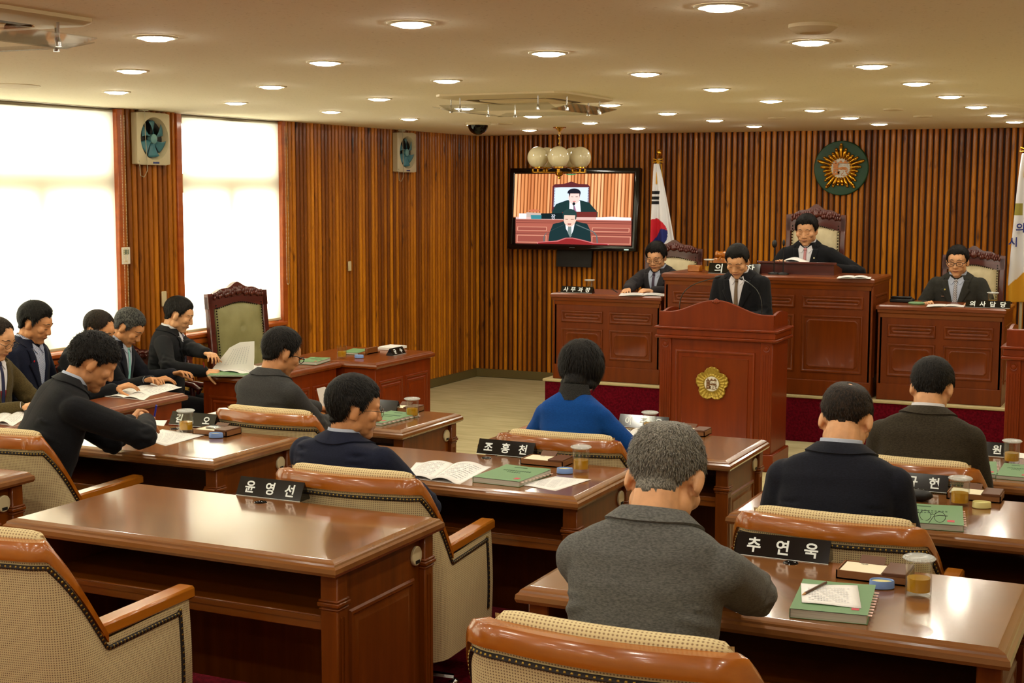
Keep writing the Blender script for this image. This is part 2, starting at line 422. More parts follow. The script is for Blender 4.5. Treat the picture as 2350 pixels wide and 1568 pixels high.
# ------------------------------------------------------------------ downlights
OX, OY, SX, SY = -5.812+4*1.1118, 4.390, 1.1118, 1.1748
M_lamp = mat('lamp glow', (255, 255, 255), .5, emis=(255, 247, 228), estr=LAMP_POWER)
M_ring = mat('downlight ring', (190, 176, 140), .4)
M_refl = mat('downlight reflector', (230, 230, 225), .2, .6)
lt = thing('downlight', 'x', 'light', (0, 0, CZ), group='recessed downlights in the ceiling')
b = MB(); b.lathe([(.086, -.0005), (.084, -.006), (.070, -.007), (.067, -.002)], 28, cap=False); b.build('ring', M_ring, lt)
b = MB(); b.lathe([(0.0001, -.017), (.04, -.015), (.060, -.008), (.067, -.002)], 24, cap=False); b.f = [q[::-1] for q in b.f]; b.build('diffuser', M_lamp, lt, 0)
wh = {0: 'nearest', 1: 'second', 2: 'third', 3: 'fourth', 4: 'fifth', 5: 'sixth', 6: 'seventh', 7: 'farthest'}
colname = {0: 'line along the windows', 1: 'second line from the windows', 2: 'third line from the windows', 3: 'fourth line from the windows', 4: 'fifth line from the windows', 5: 'line along the right wall'}
first = True
for i in range(-6, 8):
    for j in range(6):
        if (i, j) in ((3, 2), (-1, 2)): continue
        p = (OX+SX*(j-4), OY+SY*i, CZ)
        lab = 'lit ceiling downlight, %s of the %s' % (wh[i] if i >= 0 else wh[-i-1]+' overhead', colname[j])
        if first: lt.location = p; lt['label'] = lab; first = False
        else: dup(lt, p, label=lab)

# ceiling fittings
def disc(name, label, cat, px, py, r, h=.012, m=None, prof=None):
    p = at(px, py, z=CZ); b = MB(); b.lathe(prof or [(r, 0), (r, -h*.6), (r*.9, -h), (.0001, -h)], 24, cap=False)
    b.f = [q[::-1] for q in b.f]
    o = b.build(name, m or M_ceil2); o.location = p; return tag(o, label, cat)
M_ceil2 = mat('ceiling fitting', (214, 198, 164), .6)
disc('ceiling_plate', 'round flat plate flush in the ceiling above the large blind', 'plate', 20, 196, .17, .006)
disc('ceiling_speaker', 'round ceiling speaker behind the second downlight from the right, near the camera', 'speaker', 1866, 56, .085, .03, prof=[(.085, 0), (.085, -.012), (.06, -.03), (.045, -.03), (.04, -.022), (.0001, -.022)])
for px, py, n in ((1783, 270, 'above the wall left of the sunburst emblem'), (2050, 250, 'above the wall right of the sunburst emblem'), (2118, 266, 'far right, closest to the front wall'), (1160, 283, 'beside the dome camera'), (1865, 310, '')):
    if n: disc('ceiling_sensor', 'small round cream ceiling sensor plate '+n, 'sensor', px, py, .07, .012)
t = thing('dome_camera', 'dark mirrored dome security camera under the ceiling left of the chandelier', 'camera', at(1097, 281, z=CZ))
b = MB(); b.lathe([(.11, 0), (.11, -.02), (.09, -.024)], 24, cap=False); b.f = [q[::-1] for q in b.f]; b.build('base', M_ceil2, t)
b = MB(); b.lathe([(.088*cos(a), -.022-.085*sin(a)) for a in [pi/2*k/8 for k in range(9)]], 24, cap=False); b.f = [q[::-1] for q in b.f]; b.build('dome', mat('dark mirror', (50, 52, 50), .04, 1), t)

# cassette air conditioners with clear deflector plates on chrome posts
M_clear = clearmat('clear acrylic', (.9, .9, .87), .05)
M_ac = mat('cassette plastic', (226, 210, 172), .45)
def cassette(label, x, y, rz=0):
    t = thing('air_conditioner', label, 'air conditioner', (x, y, CZ), rz, 'ceiling cassette air conditioners')
    M = Matrix.Rotation(pi, 4, 'X')
    b = MB(M); h = .43; b.rings(-h, h, -h, h, [(0, 0), (.0, .012), (.02, .022), (.13, .03), (.14, .012), (.19, .012), (.2, .032), (.25, .035)], notch=.05); b.build('housing', M_ac, t)
    for k in range(4):
        b = MB(M @ Matrix.Rotation(k*pi/2, 4, 'Z')); b.box(-.24, .24, -.30, -.24, .018, .0285, .002)
        b.build('outlet', mat('outlet slot', (92, 78, 52), .6), t)
    for k in range(4):
        R = M @ Matrix.Rotation(k*pi/2, 4, 'Z')
        b = MB(R @ TR(0, -.40, .085, rx=.22)); b.box(-.36, .36, -.07, .07, -.002, .002); pl = b.build('deflector', M_clear, t)
        for s in (-.26, .26):
            b = MB(R); b.tube([(s, -.39, .02), (s, -.39, .10)], .005, 8); b.lathe([(.011, .088), (.011, .104)], 10, (s, -.39, 0)); b.build('post', M_chrome, t)
    b = MB(M); b.rings(-.18, .18, -.18, .18, [(0, .033), (.01, .038)], True); b.build('intake_grille', M_ac, t)
    return t
cassette('square ceiling air conditioner with clear deflectors, in mid ceiling before the dome camera', -3.78, 8.15)
cassette('square ceiling air conditioner cut off by the top left edge of the view', -3.83, 3.45)
# ------------------------------------------------------------------ councillor desks
PAN = [(0, 0), (.006, .007), (.016, .007), (.022, .001), (.034, .001), (.046, .006), (.05, .006)]
MOLD = [(0, 0), (.004, .008), (.012, .010), (.02, .006), (.024, 0)]
def panel(mb, o, x, y, w, h, prof=PAN, notch=0, fill=True):
    M0 = mb.M; mb.M = M0 @ FR(o, x, y); mb.rings(0, w, 0, h, prof, fill, notch); mb.M = M0
def councillor_desk(W=1.36, D=.71, H=.75, name='councillor_desk'):
    t = thing(name, 'x', 'desk')
    x, y = W/2, D/2
    b = MB(); b.rings(-x, x, -y, y, [(.02, H-.052), (.004, H-.046), (0, H-.036), (.002, H-.022), (.010, H-.016), (.012, H-.010), (.018, H-.006), (.034, H-.001), (.036, H)], True, under=1)
    b.build('tabletop', M_top, t, 12)
    b = MB(); b.lathe([(.024, H+.0005), (.022, H+.003), (.017, H+.003), (.015, H+.001), (.0001, H+.001)], 20, (-.03, y-.10, 0), cap=False); b.f = [q[::-1] for q in b.f]; b.build('cable_hole', M_black, t)
    for s in (-1, 1):
        b = MB(); X0, X1 = sorted((s*(x-.075), s*(x-.045)))
        b.box(X0, X1, -y+.05, y-.05, .0, H-.052, .003); b.box(min(X0, X1)-.006, max(X0, X1)+.006, -y+.045, y-.045, 0, .07, .004)
        b.build('side_board', M_maho, t)
        b = MB(); fo = s*(x-.045)
        ax, ay = ((0, 1, 0), (0, 0, 1)) if s > 0 else ((0, -1, 0), (0, 0, 1))
        o = (fo, -y+.145, .11) if s > 0 else (fo, y-.145, .11)
        panel(b, o, ax, ay, D-.29, .45); b.build('side_panel', M_maho, t)
        for q in (-1, 1):   # corner pilasters with a small capital
            b = MB(); cx = s*(x-.055); cy = q*(y-.075)
            b.box(cx-.032, cx+.032, cy-.03, cy+.03, 0, H-.052, .004)
            b.box(cx-.040, cx+.040, cy-.038, cy+.038, .595, .609, .003); b.box(cx-.037, cx+.037, cy-.035, cy+.035, .609, .618, .003); b.box(cx-.036, cx+.036, cy-.034, cy+.034, .583, .591, .003)
            b.box(cx-.038, cx+.038, cy-.036, cy+.036, 0, .08, .004)
            for k in (-.012, .006): b.box(cx+s*.030, cx+s*.0345, cy+k, cy+k+.006, .12, .56)
            b.build('pilaster', M_maho, t)
        b = MB(FR((fo+s*.001, y-.135, H-.115), (0, s, 0), (0, 0, 1))); b.lathe([(.034, 0), (.034, .006), (.031, .009), (.0001, .009)], 24, cap=False)
        g = b.build('cable_cap', M_ivory, t); b.mi = 0
        b = MB(FR((fo+s*.0105, y-.135, H-.135), (0, s, 0), (0, 0, 1))); b.box(-.014, .014, -.006, .006, 0, .0015); b.build('slot', M_blackm, g, 0)
    b = MB(); b.box(-x+.07, x-.07, y-.10, y-.075, .06, H-.052); b.build('modesty_board', M_maho, t)
    n = 3
    for k in range(n):
        b = MB(); w = (W-.22)/n; panel(b, (x-.11-k*w-.02, y-.075, .12), (-1, 0, 0), (0, 0, 1), w-.04, .48); b.build('front_panel', M_mahoh, t)
    b = MB(); b.box(-x+.08, x-.08, -y+.07, y-.10, H-.215, H-.20); b.build('shelf', M_mahoh, t)
    b = MB(); b.box(-x+.08, x-.08, -y+.075, -y+.095, H-.245, H-.195, .003); b.build('shelf_rail', M_mahoh, t)
    return t
desk0 = councillor_desk()
def desk_at(x, y, z, label, first=False):
    """x, y: left front corner of the top"""
    p = (x+.68, y+.355, z); g = 'councillors desks in tiered rows'
    if first: desk0.location = p; desk0['label'] = label; desk0['group'] = g; return desk0
    return dup(desk0, p, label=label, group=g)
D1 = desk_at(-3.67, 3.61, T1, 'empty glossy councillor desk with only a nameplate, in the nearest row', True)
D3 = desk_at(-1.71, 3.62, T1, 'glossy desk of the grey haired man, nearest row, with tea glass and pencil')
D0 = desk_at(-5.55, 3.60, T1, 'councillor desk cut off by the left edge of the view, nearest row')
D6 = desk_at(-5.28, 5.13, T2, 'desk with a smartphone on its memo box, before the writing man, middle row')
D8 = desk_at(-3.50, 5.12, T2, 'middle row desk with an open booklet and a loose white sheet beside a green book')
D11 = desk_at(-1.55, 5.16, T2, 'middle row desk with a pale yellow dish and folded glasses on a green book')
D7 = desk_at(-5.14, 6.59, 0, 'front row desk nearest the window side, a glass near its right corner')
W9 = -3.30
D9 = desk_at(W9, 6.53, 0, 'front row desk of the woman in blue, straight before the speaking lectern')
D12 = desk_at(-1.40, 6.58, 0, 'front row desk cut off by the right edge, two green books on it')

# ------------------------------------------------------------------ councillor armchairs
def fabric(name, a, b_, su=.0036, sv=.0036, rough=.9):
    m = bpy.data.materials.new(name); m.use_nodes = True; nt = m.node_tree; N = nt.nodes; L = nt.links; B = N['Principled BSDF']; MATS[name] = m
    uv = N.new('ShaderNodeUVMap'); sp = N.new('ShaderNodeSeparateXYZ'); L.new(uv.outputs[0], sp.inputs[0])
    def wave(out, s, ph=0):
        q = N.new('ShaderNodeMath'); q.operation = 'MULTIPLY'; q.inputs[1].default_value = 2*pi/s; L.new(out, q.inputs[0])
        r = N.new('ShaderNodeMath'); r.operation = 'SINE'; L.new(q.outputs[0], r.inputs[0]); return r.outputs[0]
    wx, wy = wave(sp.outputs[0], su*2), wave(sp.outputs[1], sv*2)
    ad = N.new('ShaderNodeMath'); ad.operation = 'ADD'; L.new(wx, ad.inputs[0]); L.new(wy, ad.inputs[1])
    r = N.new('ShaderNodeValToRGB'); r.color_ramp.elements[0].position = .55; r.color_ramp.elements[1].position = .95
    mr = N.new('ShaderNodeMapRange'); mr.inputs[1].default_value = -2; mr.inputs[2].default_value = 2
    L.new(ad.outputs[0], mr.inputs[0]); L.new(mr.outputs[0], r.inputs[0]); r.color_ramp.elements[0].color = lin(a); r.color_ramp.elements[1].color = lin(b_)
    L.new(r.outputs[0], B.inputs['Base Color']); B.inputs['Roughness'].default_value = rough; B.inputs['Specular IOR Level'].default_value = .15
    bp = N.new('ShaderNodeBump'); bp.inputs['Strength'].default_value = .4; bp.inputs['Distance'].default_value = .001; L.new(mr.outputs[0], bp.inputs['Height']); L.new(bp.outputs[0], B.inputs['Normal'])
    return m
M_fab = fabric('houndstooth cream', (206, 188, 142), (112, 82, 66))
M_fabc = fabric('ribbed cushion cloth', (214, 196, 150), (140, 112, 84), .0042, .0042)
M_nail = mat('antique nails', (150, 122, 52), .35, .9)
M_nailband = mat('nail band', (26, 18, 14), .7)
M_pad = mat('grey seat pad', (128, 134, 130), .9, bump=(60, .4))
def chair_plan(u, t):
    """u 0..1 around the U from front right to front left, t 0 floor side .. 1 at the rail; returns x, y"""
    hw = .335; yb = -.225-.105*t**1.1; yf = .27; r = .11
    La = yf-yb-r; Lc = r*pi/2; Lb = 2*hw-2*r; T = 2*La+2*Lc+Lb; s = u*T
    bow = -.028
    if s < La: x, y = hw, yf-s
    elif s < La+Lc:
        a = (s-La)/r; x, y = hw-r+r*cos(a), yb+r-r*sin(a)
    elif s < La+Lc+Lb:
        q = s-La-Lc; x, y = hw-r-q, yb+bow*sin(pi*q/Lb)
    elif s < La+2*Lc+Lb:
        a = (s-La-Lc-Lb)/r; x, y = -hw+r-r*sin(a), yb+r-r*cos(a)
    else: x, y = -hw, yb+r+(s-La-2*Lc-Lb)
    return x, y, s
def chair_h(u):
    x, y, s = chair_plan(u, 1)
    yy = max(0, min(1, (-.13-y)/.17))      # diagonal rise behind the arm
    f = yy
    return .60+.012*(1-yy)*(y-.0)/.27+.275*f
def councillor_chair():
    t = thing('armchair', 'x', 'chair')
    zb = .20; NU = 90
    def sh(u, v, off=0):
        h = chair_h(u); z = zb+(h-zb)*v; tt = max(0, (z-zb))/.7; x, y, s = chair_plan(u, tt)
        x2, y2, _ = chair_plan(min(1, u+.004), tt); x1, y1, _ = chair_plan(max(0, u-.004), tt)
        n = Vector((y2-y1, x1-x2, 0)); n = -n.normalized() if n.length else Vector((1, 0, 0))
        bulge = .008*sin(pi*v)
        k = off+bulge
        return (x+n.x*k, y+n.y*k, z)
    T = chair_plan(1, 1)[2]
    # make sure normals point outward
    q = sh(.5, .5, .05); q0 = sh(.5, .5, 0); sg = 1 if q[1] < q0[1] else -1
    b = MB(); b.grid(lambda u, v: sh(u, v, 0), NU, 10, uvs=lambda u, v: (u*T, v*(chair_h(u)-zb)), flip=sg > 0)
    b.grid(lambda u, v: sh(u, v, -.045*sg), NU, 10, uvs=lambda u, v: (u*T, v*.5), flip=sg < 0)
    b.grid(lambda u, v: (sh(v, 0, -.045*u*sg)), 1, NU); 
    for e in (0, 1): b.grid(lambda u, v, e=e: sh(e, v, -.045*u*sg), 1, 10, uvs=lambda u, v: (u*.05, v*.4))
    b.build('shell', M_fab, t, 60)
    # piping and nail line below the wood
    nails = MB(); band = MB(); P = []; n = 400; acc = 0; last = None
    def nline(u): 
        h = chair_h(u); v = (h-.030-zb)/(h-zb); return sh(u, v, .002*sg)
    pts = [nline(.035+k/n*.93) for k in range(n+1)]
    pts = [sh(.028, .25+.7*k/30, .002*sg) for k in range(31)] + pts + [sh(.972, .95-.7*k/30, .002*sg) for k in range(31)]
    for p in pts:
        if last is None or (Vector(p)-Vector(last)).length > .0125:
            nails.ball(p, .0064, 6, 4); P.append(p); last = p
    band.tube(P, .0082, 5, flat=1.0); band.v = [(v[0], v[1], v[2]) for v in band.v]
    nb = band.build('nail_band', M_nailband, t, 60); nb.scale = (.9925, .995, 1)
    o = nails.build('nail_trim', M_nail, t, 60); o['kind'] = 'stuff'
    # wooden top rail round the back, diagonals and arms
    b = MB(); us = [k/160 for k in range(161)]
    sec = []
    for u in us:
        x, y, s = chair_plan(u, 1)
        if y < -.125: sec.append(u)
    v = []; f = []
    for k, u in enumerate(sec):
        h = chair_h(u); a = Vector(sh(u, 1, .010*sg)); c = Vector(sh(u, 1, -.050*sg)); e = min(1, (h-.60)/.275)
        top = .028+.014*e; m = (a+c)/2
        v += [tuple(a-Vector((0, 0, .010))), tuple(a+Vector((0, 0, top*.55))), tuple(a.lerp(c, .2)+Vector((0, 0, top))), tuple(c.lerp(a, .2)+Vector((0, 0, top))), tuple(c+Vector((0, 0, top*.55))), tuple(c-Vector((0, 0, .010)))]
        if k: f += [((k-1)*6+q, (k-1)*6+(q+1) % 6, k*6+(q+1) % 6, k*6+q)[::sg] for q in range(6)]
    f += [tuple(range(6)), tuple(range(len(v)-6, len(v)))]
    b.add(v, f); b.build('top_rail', M_armR, t, 50)
    for s in (-1, 1):
        b = MB(TR(s*.312, .08, .625, rx=.02)); b.box(-.032, .032, -.215, .215, -.018, .022, .007); b.build('armrest', M_arm, t)
    # padded inside
    b = MB()
    def cush(u, v):
        a = -1+2*u; x = a*.262; z = .44+.485*sin(v*pi/2)**.85 if v < 1 else .925
        y = -.225-.085*((z-.44)/.48) + .055*sin(pi*min(1, v*1.02))*(1-a**4)+.018 - .03*(1-a*a)
        return (x, y+.03, z)
    b.grid(cush, 16, 12, uvs=lambda u, v: (u*.47, v*.5), flip=True)
    def cush2(u, v):   # roll over the rail
        a = -1+2*u; x = a*.268; ang = pi*v; e = sqrt(max(0, 1-a**10))
        yy = -.283-.028*(1-a*a)+.026; return (x, yy+.026*cos(ang)*e, .905+.034*sin(ang)*e)
    b.grid(cush2, 20, 8, uvs=lambda u, v: (u*.47, v*.09)); b.build('back_cushion', M_fabc, t, 70)
    b = MB(); b.box(-.275, .275, -.22, .27, .36, .47, .035); b.build('seat', M_fab, t, 60)
    b = MB(); b.box(-.28, .28, -.22, .25, .17, .36, .01); b.build('seat_frame', M_blackm, t)
    b = MB(); b.tube([(0, 0, .05), (0, 0, .20)], .03, 12)
    for k in range(5):
        a = 2*pi*k/5+.3; e = (.27*cos(a), .27*sin(a)); b.tube([(0, 0, .075), (e[0], e[1], .05)], [.022, .014], 8); b.ball((e[0], e[1], .025), .0245, 8, 6)
    b.build('swivel_base', M_chrome, t)
    return t
M_armR = wood('orange rail wood', (136, 70, 12), (172, 98, 22), axis=0, scale=8, rough=.22, coat=.55)
ch0 = councillor_chair(); gch = 'cream houndstooth councillor armchairs'
ch0.location = (-3.11, 3.22, T1); ch0['label'] = 'empty houndstooth armchair with grey seat pad at the nearest left desk'; ch0['group'] = gch
def chair_at(x, yrail, z, label, rz=0):
    return dup(ch0, (x, yrail+.33, z), rz, label, gch)
FG = chair_at(-1.115, 2.81, T1, 'houndstooth armchair in the foreground right behind the grey haired man')
FG.scale = (1.08, 1.08, 1.0)
CH8 = chair_at(-2.80, 4.41, T2, 'houndstooth armchair of the man in navy suit and glasses', .05)
CH6 = chair_at(-4.66, 4.50, T2, 'houndstooth armchair of the man writing, left edge of the middle row')
chair_at(-4.22, 5.92, 0, 'houndstooth armchair behind the seated man in charcoal jacket, front row')
chair_at(-2.60, 5.90, 0, 'houndstooth armchair behind the woman in blue jacket', .06)
chair_at(-1.00, 4.46, T2, 'houndstooth armchair behind the man in navy with a bald spot')
chair_at(-1.02, 5.97, 0, 'houndstooth armchair behind the man in dark brown jacket', -.04)
b = MB(); b.box(-.25, .25, -.20, .25, 0, .03, .014); pad = b.build('seat_pad', M_pad); pad.location = (-3.11, 3.24, T1+.472)
tag(pad, 'quilted grey seat pad lying on the empty armchair', 'pad')

# ------------------------------------------------------------------ speaker lectern
def char_obj(s, size, M, mt, name, parent, bold=0, depth=.002, sx=1):
    v, f = text_mb(s, size, depth, bold, sx); b = MB(M); b.add(v, f); return b.build(name, mt, parent, 0)
def lectern(loc, label, emblem=True):
    t = thing('lectern', label, 'lectern', loc)
    W, D = .43, .38     # half width; body depth behind the front face (front at y=0)
    b = MB(); b.box(-W, W, 0, D+.04, .0, .955, .004); b.box(-W-.02, W+.02, -.02, D+.06, 0, .13, .006); b.build('body', M_red, t)
    for s in (-1, 1):
        b = MB(); b.box(s*(W-.045)-.045, s*(W-.045)+.045, -.012, .004, .13, .955, .004)
        for k in (-.026, -.008, .010, .028): b.box(s*(W-.045)+k-.003, s*(W-.045)+k+.003, -.016, -.01, .16, .86, .001)
        q = b.build('pilaster', M_red, t)
        b = MB(FR((s*(W-.045), -.012, .905), (1, 0, 0), (0, 0, 1))); b.lathe([(.026, 0), (.026, .005), (.018, .003), (.014, .008), (.0001, .010)], 20, cap=False); b.build('rosette', M_red, q)
    b = MB(); panel(b, (-.31, 0, .17), (1, 0, 0), (0, 0, 1), .61, .70, MOLD, fill=False); panel(b, (-.26, 0, .22), (1, 0, 0), (0, 0, 1), .51, .60, [(0, 0), (.003, .006), (.008, .003), (.012, .001)], fill=True); b.build('front_panel', M_red, t)
    b = MB(); W2 = W+.035
    b.box(-W2, W2, -.035, D+.06, .950, .975, .008); b.box(-W2+.012, W2-.012, -.024, D+.05, .975, 1.02, .003); b.box(-W2-.004, W2+.004, -.038, D+.064, 1.02, 1.04, .006); b.build('cornice', M_red, t)
    # curved crest board: ogee rising to the middle with a small scroll
    def crest(x):
        a = min(1, abs(x)/.36); base = 1.140; s = .5+.5*cos(pi*a); return base+.095*s**.9+(.012 if abs(x) < .012 else 0)
    n = 48; xs = [-W-.005+(2*W+.01)*k/n for k in range(n+1)]
    pts = [(x, crest(x)) for x in xs]
    b = MB(FR((0, -.016, 0), (1, 0, 0), (0, 0, 1))); b.prism([(xs[0], 1.04)]+pts+[(xs[-1], 1.04)], -.022, 0); b.build('crest_board', M_red, t, 30)
    b = MB(); b.tube([(p[0], -.004, p[1]+.002) for p in pts], .012, 8, flat=.8); b.build('crest_moulding', M_red, t, 60)
    b = MB()
    for s in (-1, 1):
        for r, q in ((.013, .008), (.008, .022)): b.ball((s*q, -.018, 1.232), (r, .008, r), 10, 6)
    b.build('carved_scroll', M_red, t, 60)
    for s in (-1, 1):
        b = MB(FR((s*W, 0, 0), (0, s, 0), (0, 0, 1)))
        p = [(0, 1.04), (s*0, 1.140)] + [(s*(.02+(D)*k/8), 1.140+.025*sin(pi*k/8)) for k in range(9)] + [(s*(.02+D), 1.04)]
        b.prism(p, -.02, 0); b.build('side_board', M_red, t, 30)
    b = MB(); b.box(-W+.02, W-.02, .02, D+.02, 1.04, 1.055); b.build('reading_board', M_red, t)
    if emblem:
        e = MB(FR((-.02, -.004, .625), (1, 0, 0), (0, 0, 1))); n = 150
        def rr(a): return .098+.026*(abs(cos(2.5*(a-pi/2)))**.7)+.004*abs(sin(12.5*(a)))
        P = [(rr(2*pi*k/n)*cos(2*pi*k/n), rr(2*pi*k/n)*sin(2*pi*k/n)) for k in range(n)]
        loops = [(1, 0), (1, .010), (.95, .016), (.80, .011), (.78, .015), (.60, .010), (.52, .016), (.50, .012)]
        v = []; f = []
        for q, (s_, h) in enumerate(loops): v += [(x*s_, y*s_, h+(.003*sin(25*2*pi*k/n) if 2 <= q <= 5 else 0)) for k, (x, y) in enumerate(P)]
        for q in range(len(loops)-1): f += [(q*n+k, q*n+(k+1) % n, (q+1)*n+(k+1) % n, (q+1)*n+k) for k in range(n)]
        f.append(tuple(range((len(loops)-1)*n, len(loops)*n))); e.add(v, f)
        em = e.build('flower_emblem', mat('old gold', (176, 150, 62), .4, .55), t, 45)
        e = MB(FR((-.02, -.018, .625), (1, 0, 0), (0, 0, 1))); e.lathe([(.056, 0), (.054, .004), (.0001, .004)], 32, cap=False); e.build('white_disc', M_white, em)
        char_obj('議', .085, FR((-.02, -.0225, .625), (1, 0, 0), (0, 0, 1)), mat('emblem brown', (110, 70, 30), .5), 'lettering', em, .002)
    return t
LEC = lectern((-3.115, 10.05, 0), 'red mahogany speaking lectern with a gold flower emblem on its front')
LEC2 = lectern((-.615, 9.75, 0), 'lectern cut off by the right edge of the view, below the white flag', False)
def gooseneck(pts, label, base_at):
    t = thing('gooseneck_microphone', label, 'microphone', base_at)
    P = [Vector(p)-Vector(base_at) for p in pts]
    b = MB(); b.tube([P[0], P[0]+Vector((0, 0, .09))], .007, 8); b.lathe([(.016, 0), (.014, .01)], 12, P[0]); b.build('stem', M_blackm, t)
    # smooth curve
    Q = []; n = 24
    ctl = [P[0]+Vector((0, 0, .09))]+P[1:]
    for k in range(n+1):
        u = k/n; a, b_, c, d = ctl; Q.append(a*(1-u)**3+b_*3*u*(1-u)**2+c*3*u*u*(1-u)+d*u**3)
    b = MB(); b.tube(Q, .0035, 6); b.build('gooseneck', mat('dark neck', (60, 60, 56), .3, .8), t)
    b = MB(); dr = (Q[-1]-Q[-3]).normalized(); b.tube([Q[-1], Q[-1]+dr*.012, Q[-1]+dr*.035, Q[-1]+dr*.045], [.004, .010, .011, .006], 10); b.build('capsule', M_blackm, t)
    return t
zb = 1.02; yy = 10.12
a = at(1560, 715, y=yy); a1 = at(1555, 655, y=yy); a2 = at(1600, 650, y=yy+.05); a3 = at(1640, 638, y=yy+.15)
gooseneck([(a.x, yy, 1.055), a1, a2, a3], 'left gooseneck microphone on the speaking lectern', (a.x, yy, 1.055))
a = at(1748, 722, y=yy); a1 = at(1752, 665, y=yy); a2 = at(1728, 655, y=yy+.05); a3 = at(1705, 642, y=yy+.15)
gooseneck([(a.x, yy, 1.055), a1, a2, a3], 'right gooseneck microphone on the speaking lectern', (a.x, yy, 1.055))

# ------------------------------------------------------------------ front platform desks
def bench(name, label, x0, x1, y, z0, z1, depth, cols, drawer=True):
    t = thing(name, label, 'desk', ((x0+x1)/2, y, z0)); w = (x1-x0)/2; h = z1-z0
    b = MB(); b.box(-w, w, 0, .03, 0, h-.06); b.box(-w-.012, w+.012, -.014, .03, 0, .13, .005); b.build('front_board', M_red2, t)
    for s in (-1, 1):
        b = MB(); b.box(s*w-.015, s*w+.015, .0, depth, 0, h-.05); b.build('side_board', M_red2, t)
        b = MB(); panel(b, (s*w+s*.015, .08 if s > 0 else depth-.08, .16), (0, s, 0), (0, 0, 1), depth-.16, h-.30); b.build('side_panel', M_red2, t)
    b = MB(); b.rings(-w-.03, w+.03, -.035, depth, [(.03, h-.10), (.026, h-.07), (.012, h-.06), (.01, h-.04), (0, h-.034), (0, h-.012), (.008, h-.004), (.016, h)], True, under=1); b.build('worktop', M_red2h, t, 12)
    cw = (2*w-.06)/cols
    for k in range(cols):
        xo = -w+.03+k*cw+.03; pw = cw-.06
        up = h-.10-.055-.10
        b = MB(); panel(b, (xo, 0, up), (1, 0, 0), (0, 0, 1), pw, .105, MOLD, fill=False); panel(b, (xo+.03, 0, up+.03), (1, 0, 0), (0, 0, 1), pw-.06, .045, [(0, 0), (.004, .004), (.008, .004), (.012, .001)], .012); b.build('upper_panel', M_red2, t)
        b = MB(); hh = up-.05-.19; panel(b, (xo, 0, .19), (1, 0, 0), (0, 0, 1), pw, hh, MOLD, fill=False); panel(b, (xo+.04, 0, .23), (1, 0, 0), (0, 0, 1), pw-.08, hh-.08, [(0, 0), (.004, .004), (.008, .004), (.012, .001)], .02); b.build('lower_panel', M_red2, t)
    return t
M_red2 = wood('platform mahogany', (94, 38, 1), (116, 50, 2), axis=2, scale=9, rough=.4, coat=.1)
M_red2h = wood('platform worktop', (102, 44, 3), (126, 58, 5), axis=0, scale=9, rough=.3, coat=.3)
BL = bench('side_desk', 'platform desk left of the tall middle desk, under the television', -5.03, -4.06, 11.47, DZ, 1.145, .60, 2)
BM = bench('chairman_desk', 'tall chairman desk in the middle of the front platform', -3.99, -2.27, 11.44, DZ, 1.352, .66, 3)
BR = bench('side_desk', 'platform desk right of the tall middle desk', -2.20, -1.275, 11.47, DZ, 1.145, .58, 2)
# sloped reading box on the chairman desk
t = thing('reading_box', 'dark mahogany sloped reading box on the chairman desk', 'reading box', (0, 0, 1.352))
z0 = 1.352; y0 = 11.70
p1 = at(1770, 632, y=y0); p2 = at(1897, 632, y=y0); h1 = at(1800, 602, y=y0).z-z0
b = MB(FR((p1.x-.10, 0, 0), (0, 1, 0), (0, 0, 1))); b.prism([(y0, 0), (y0, h1), (y0+.30, h1-.06), (y0+.30, 0)], 0, p2.x-p1.x+.16); b.build('box', M_darkwood, t)
b = MB(); b.box(p1.x-.12, p2.x+.08, y0-.02, y0+.012, h1-.012, h1+.006, .003); b.build('ledge', M_darkwood, t)

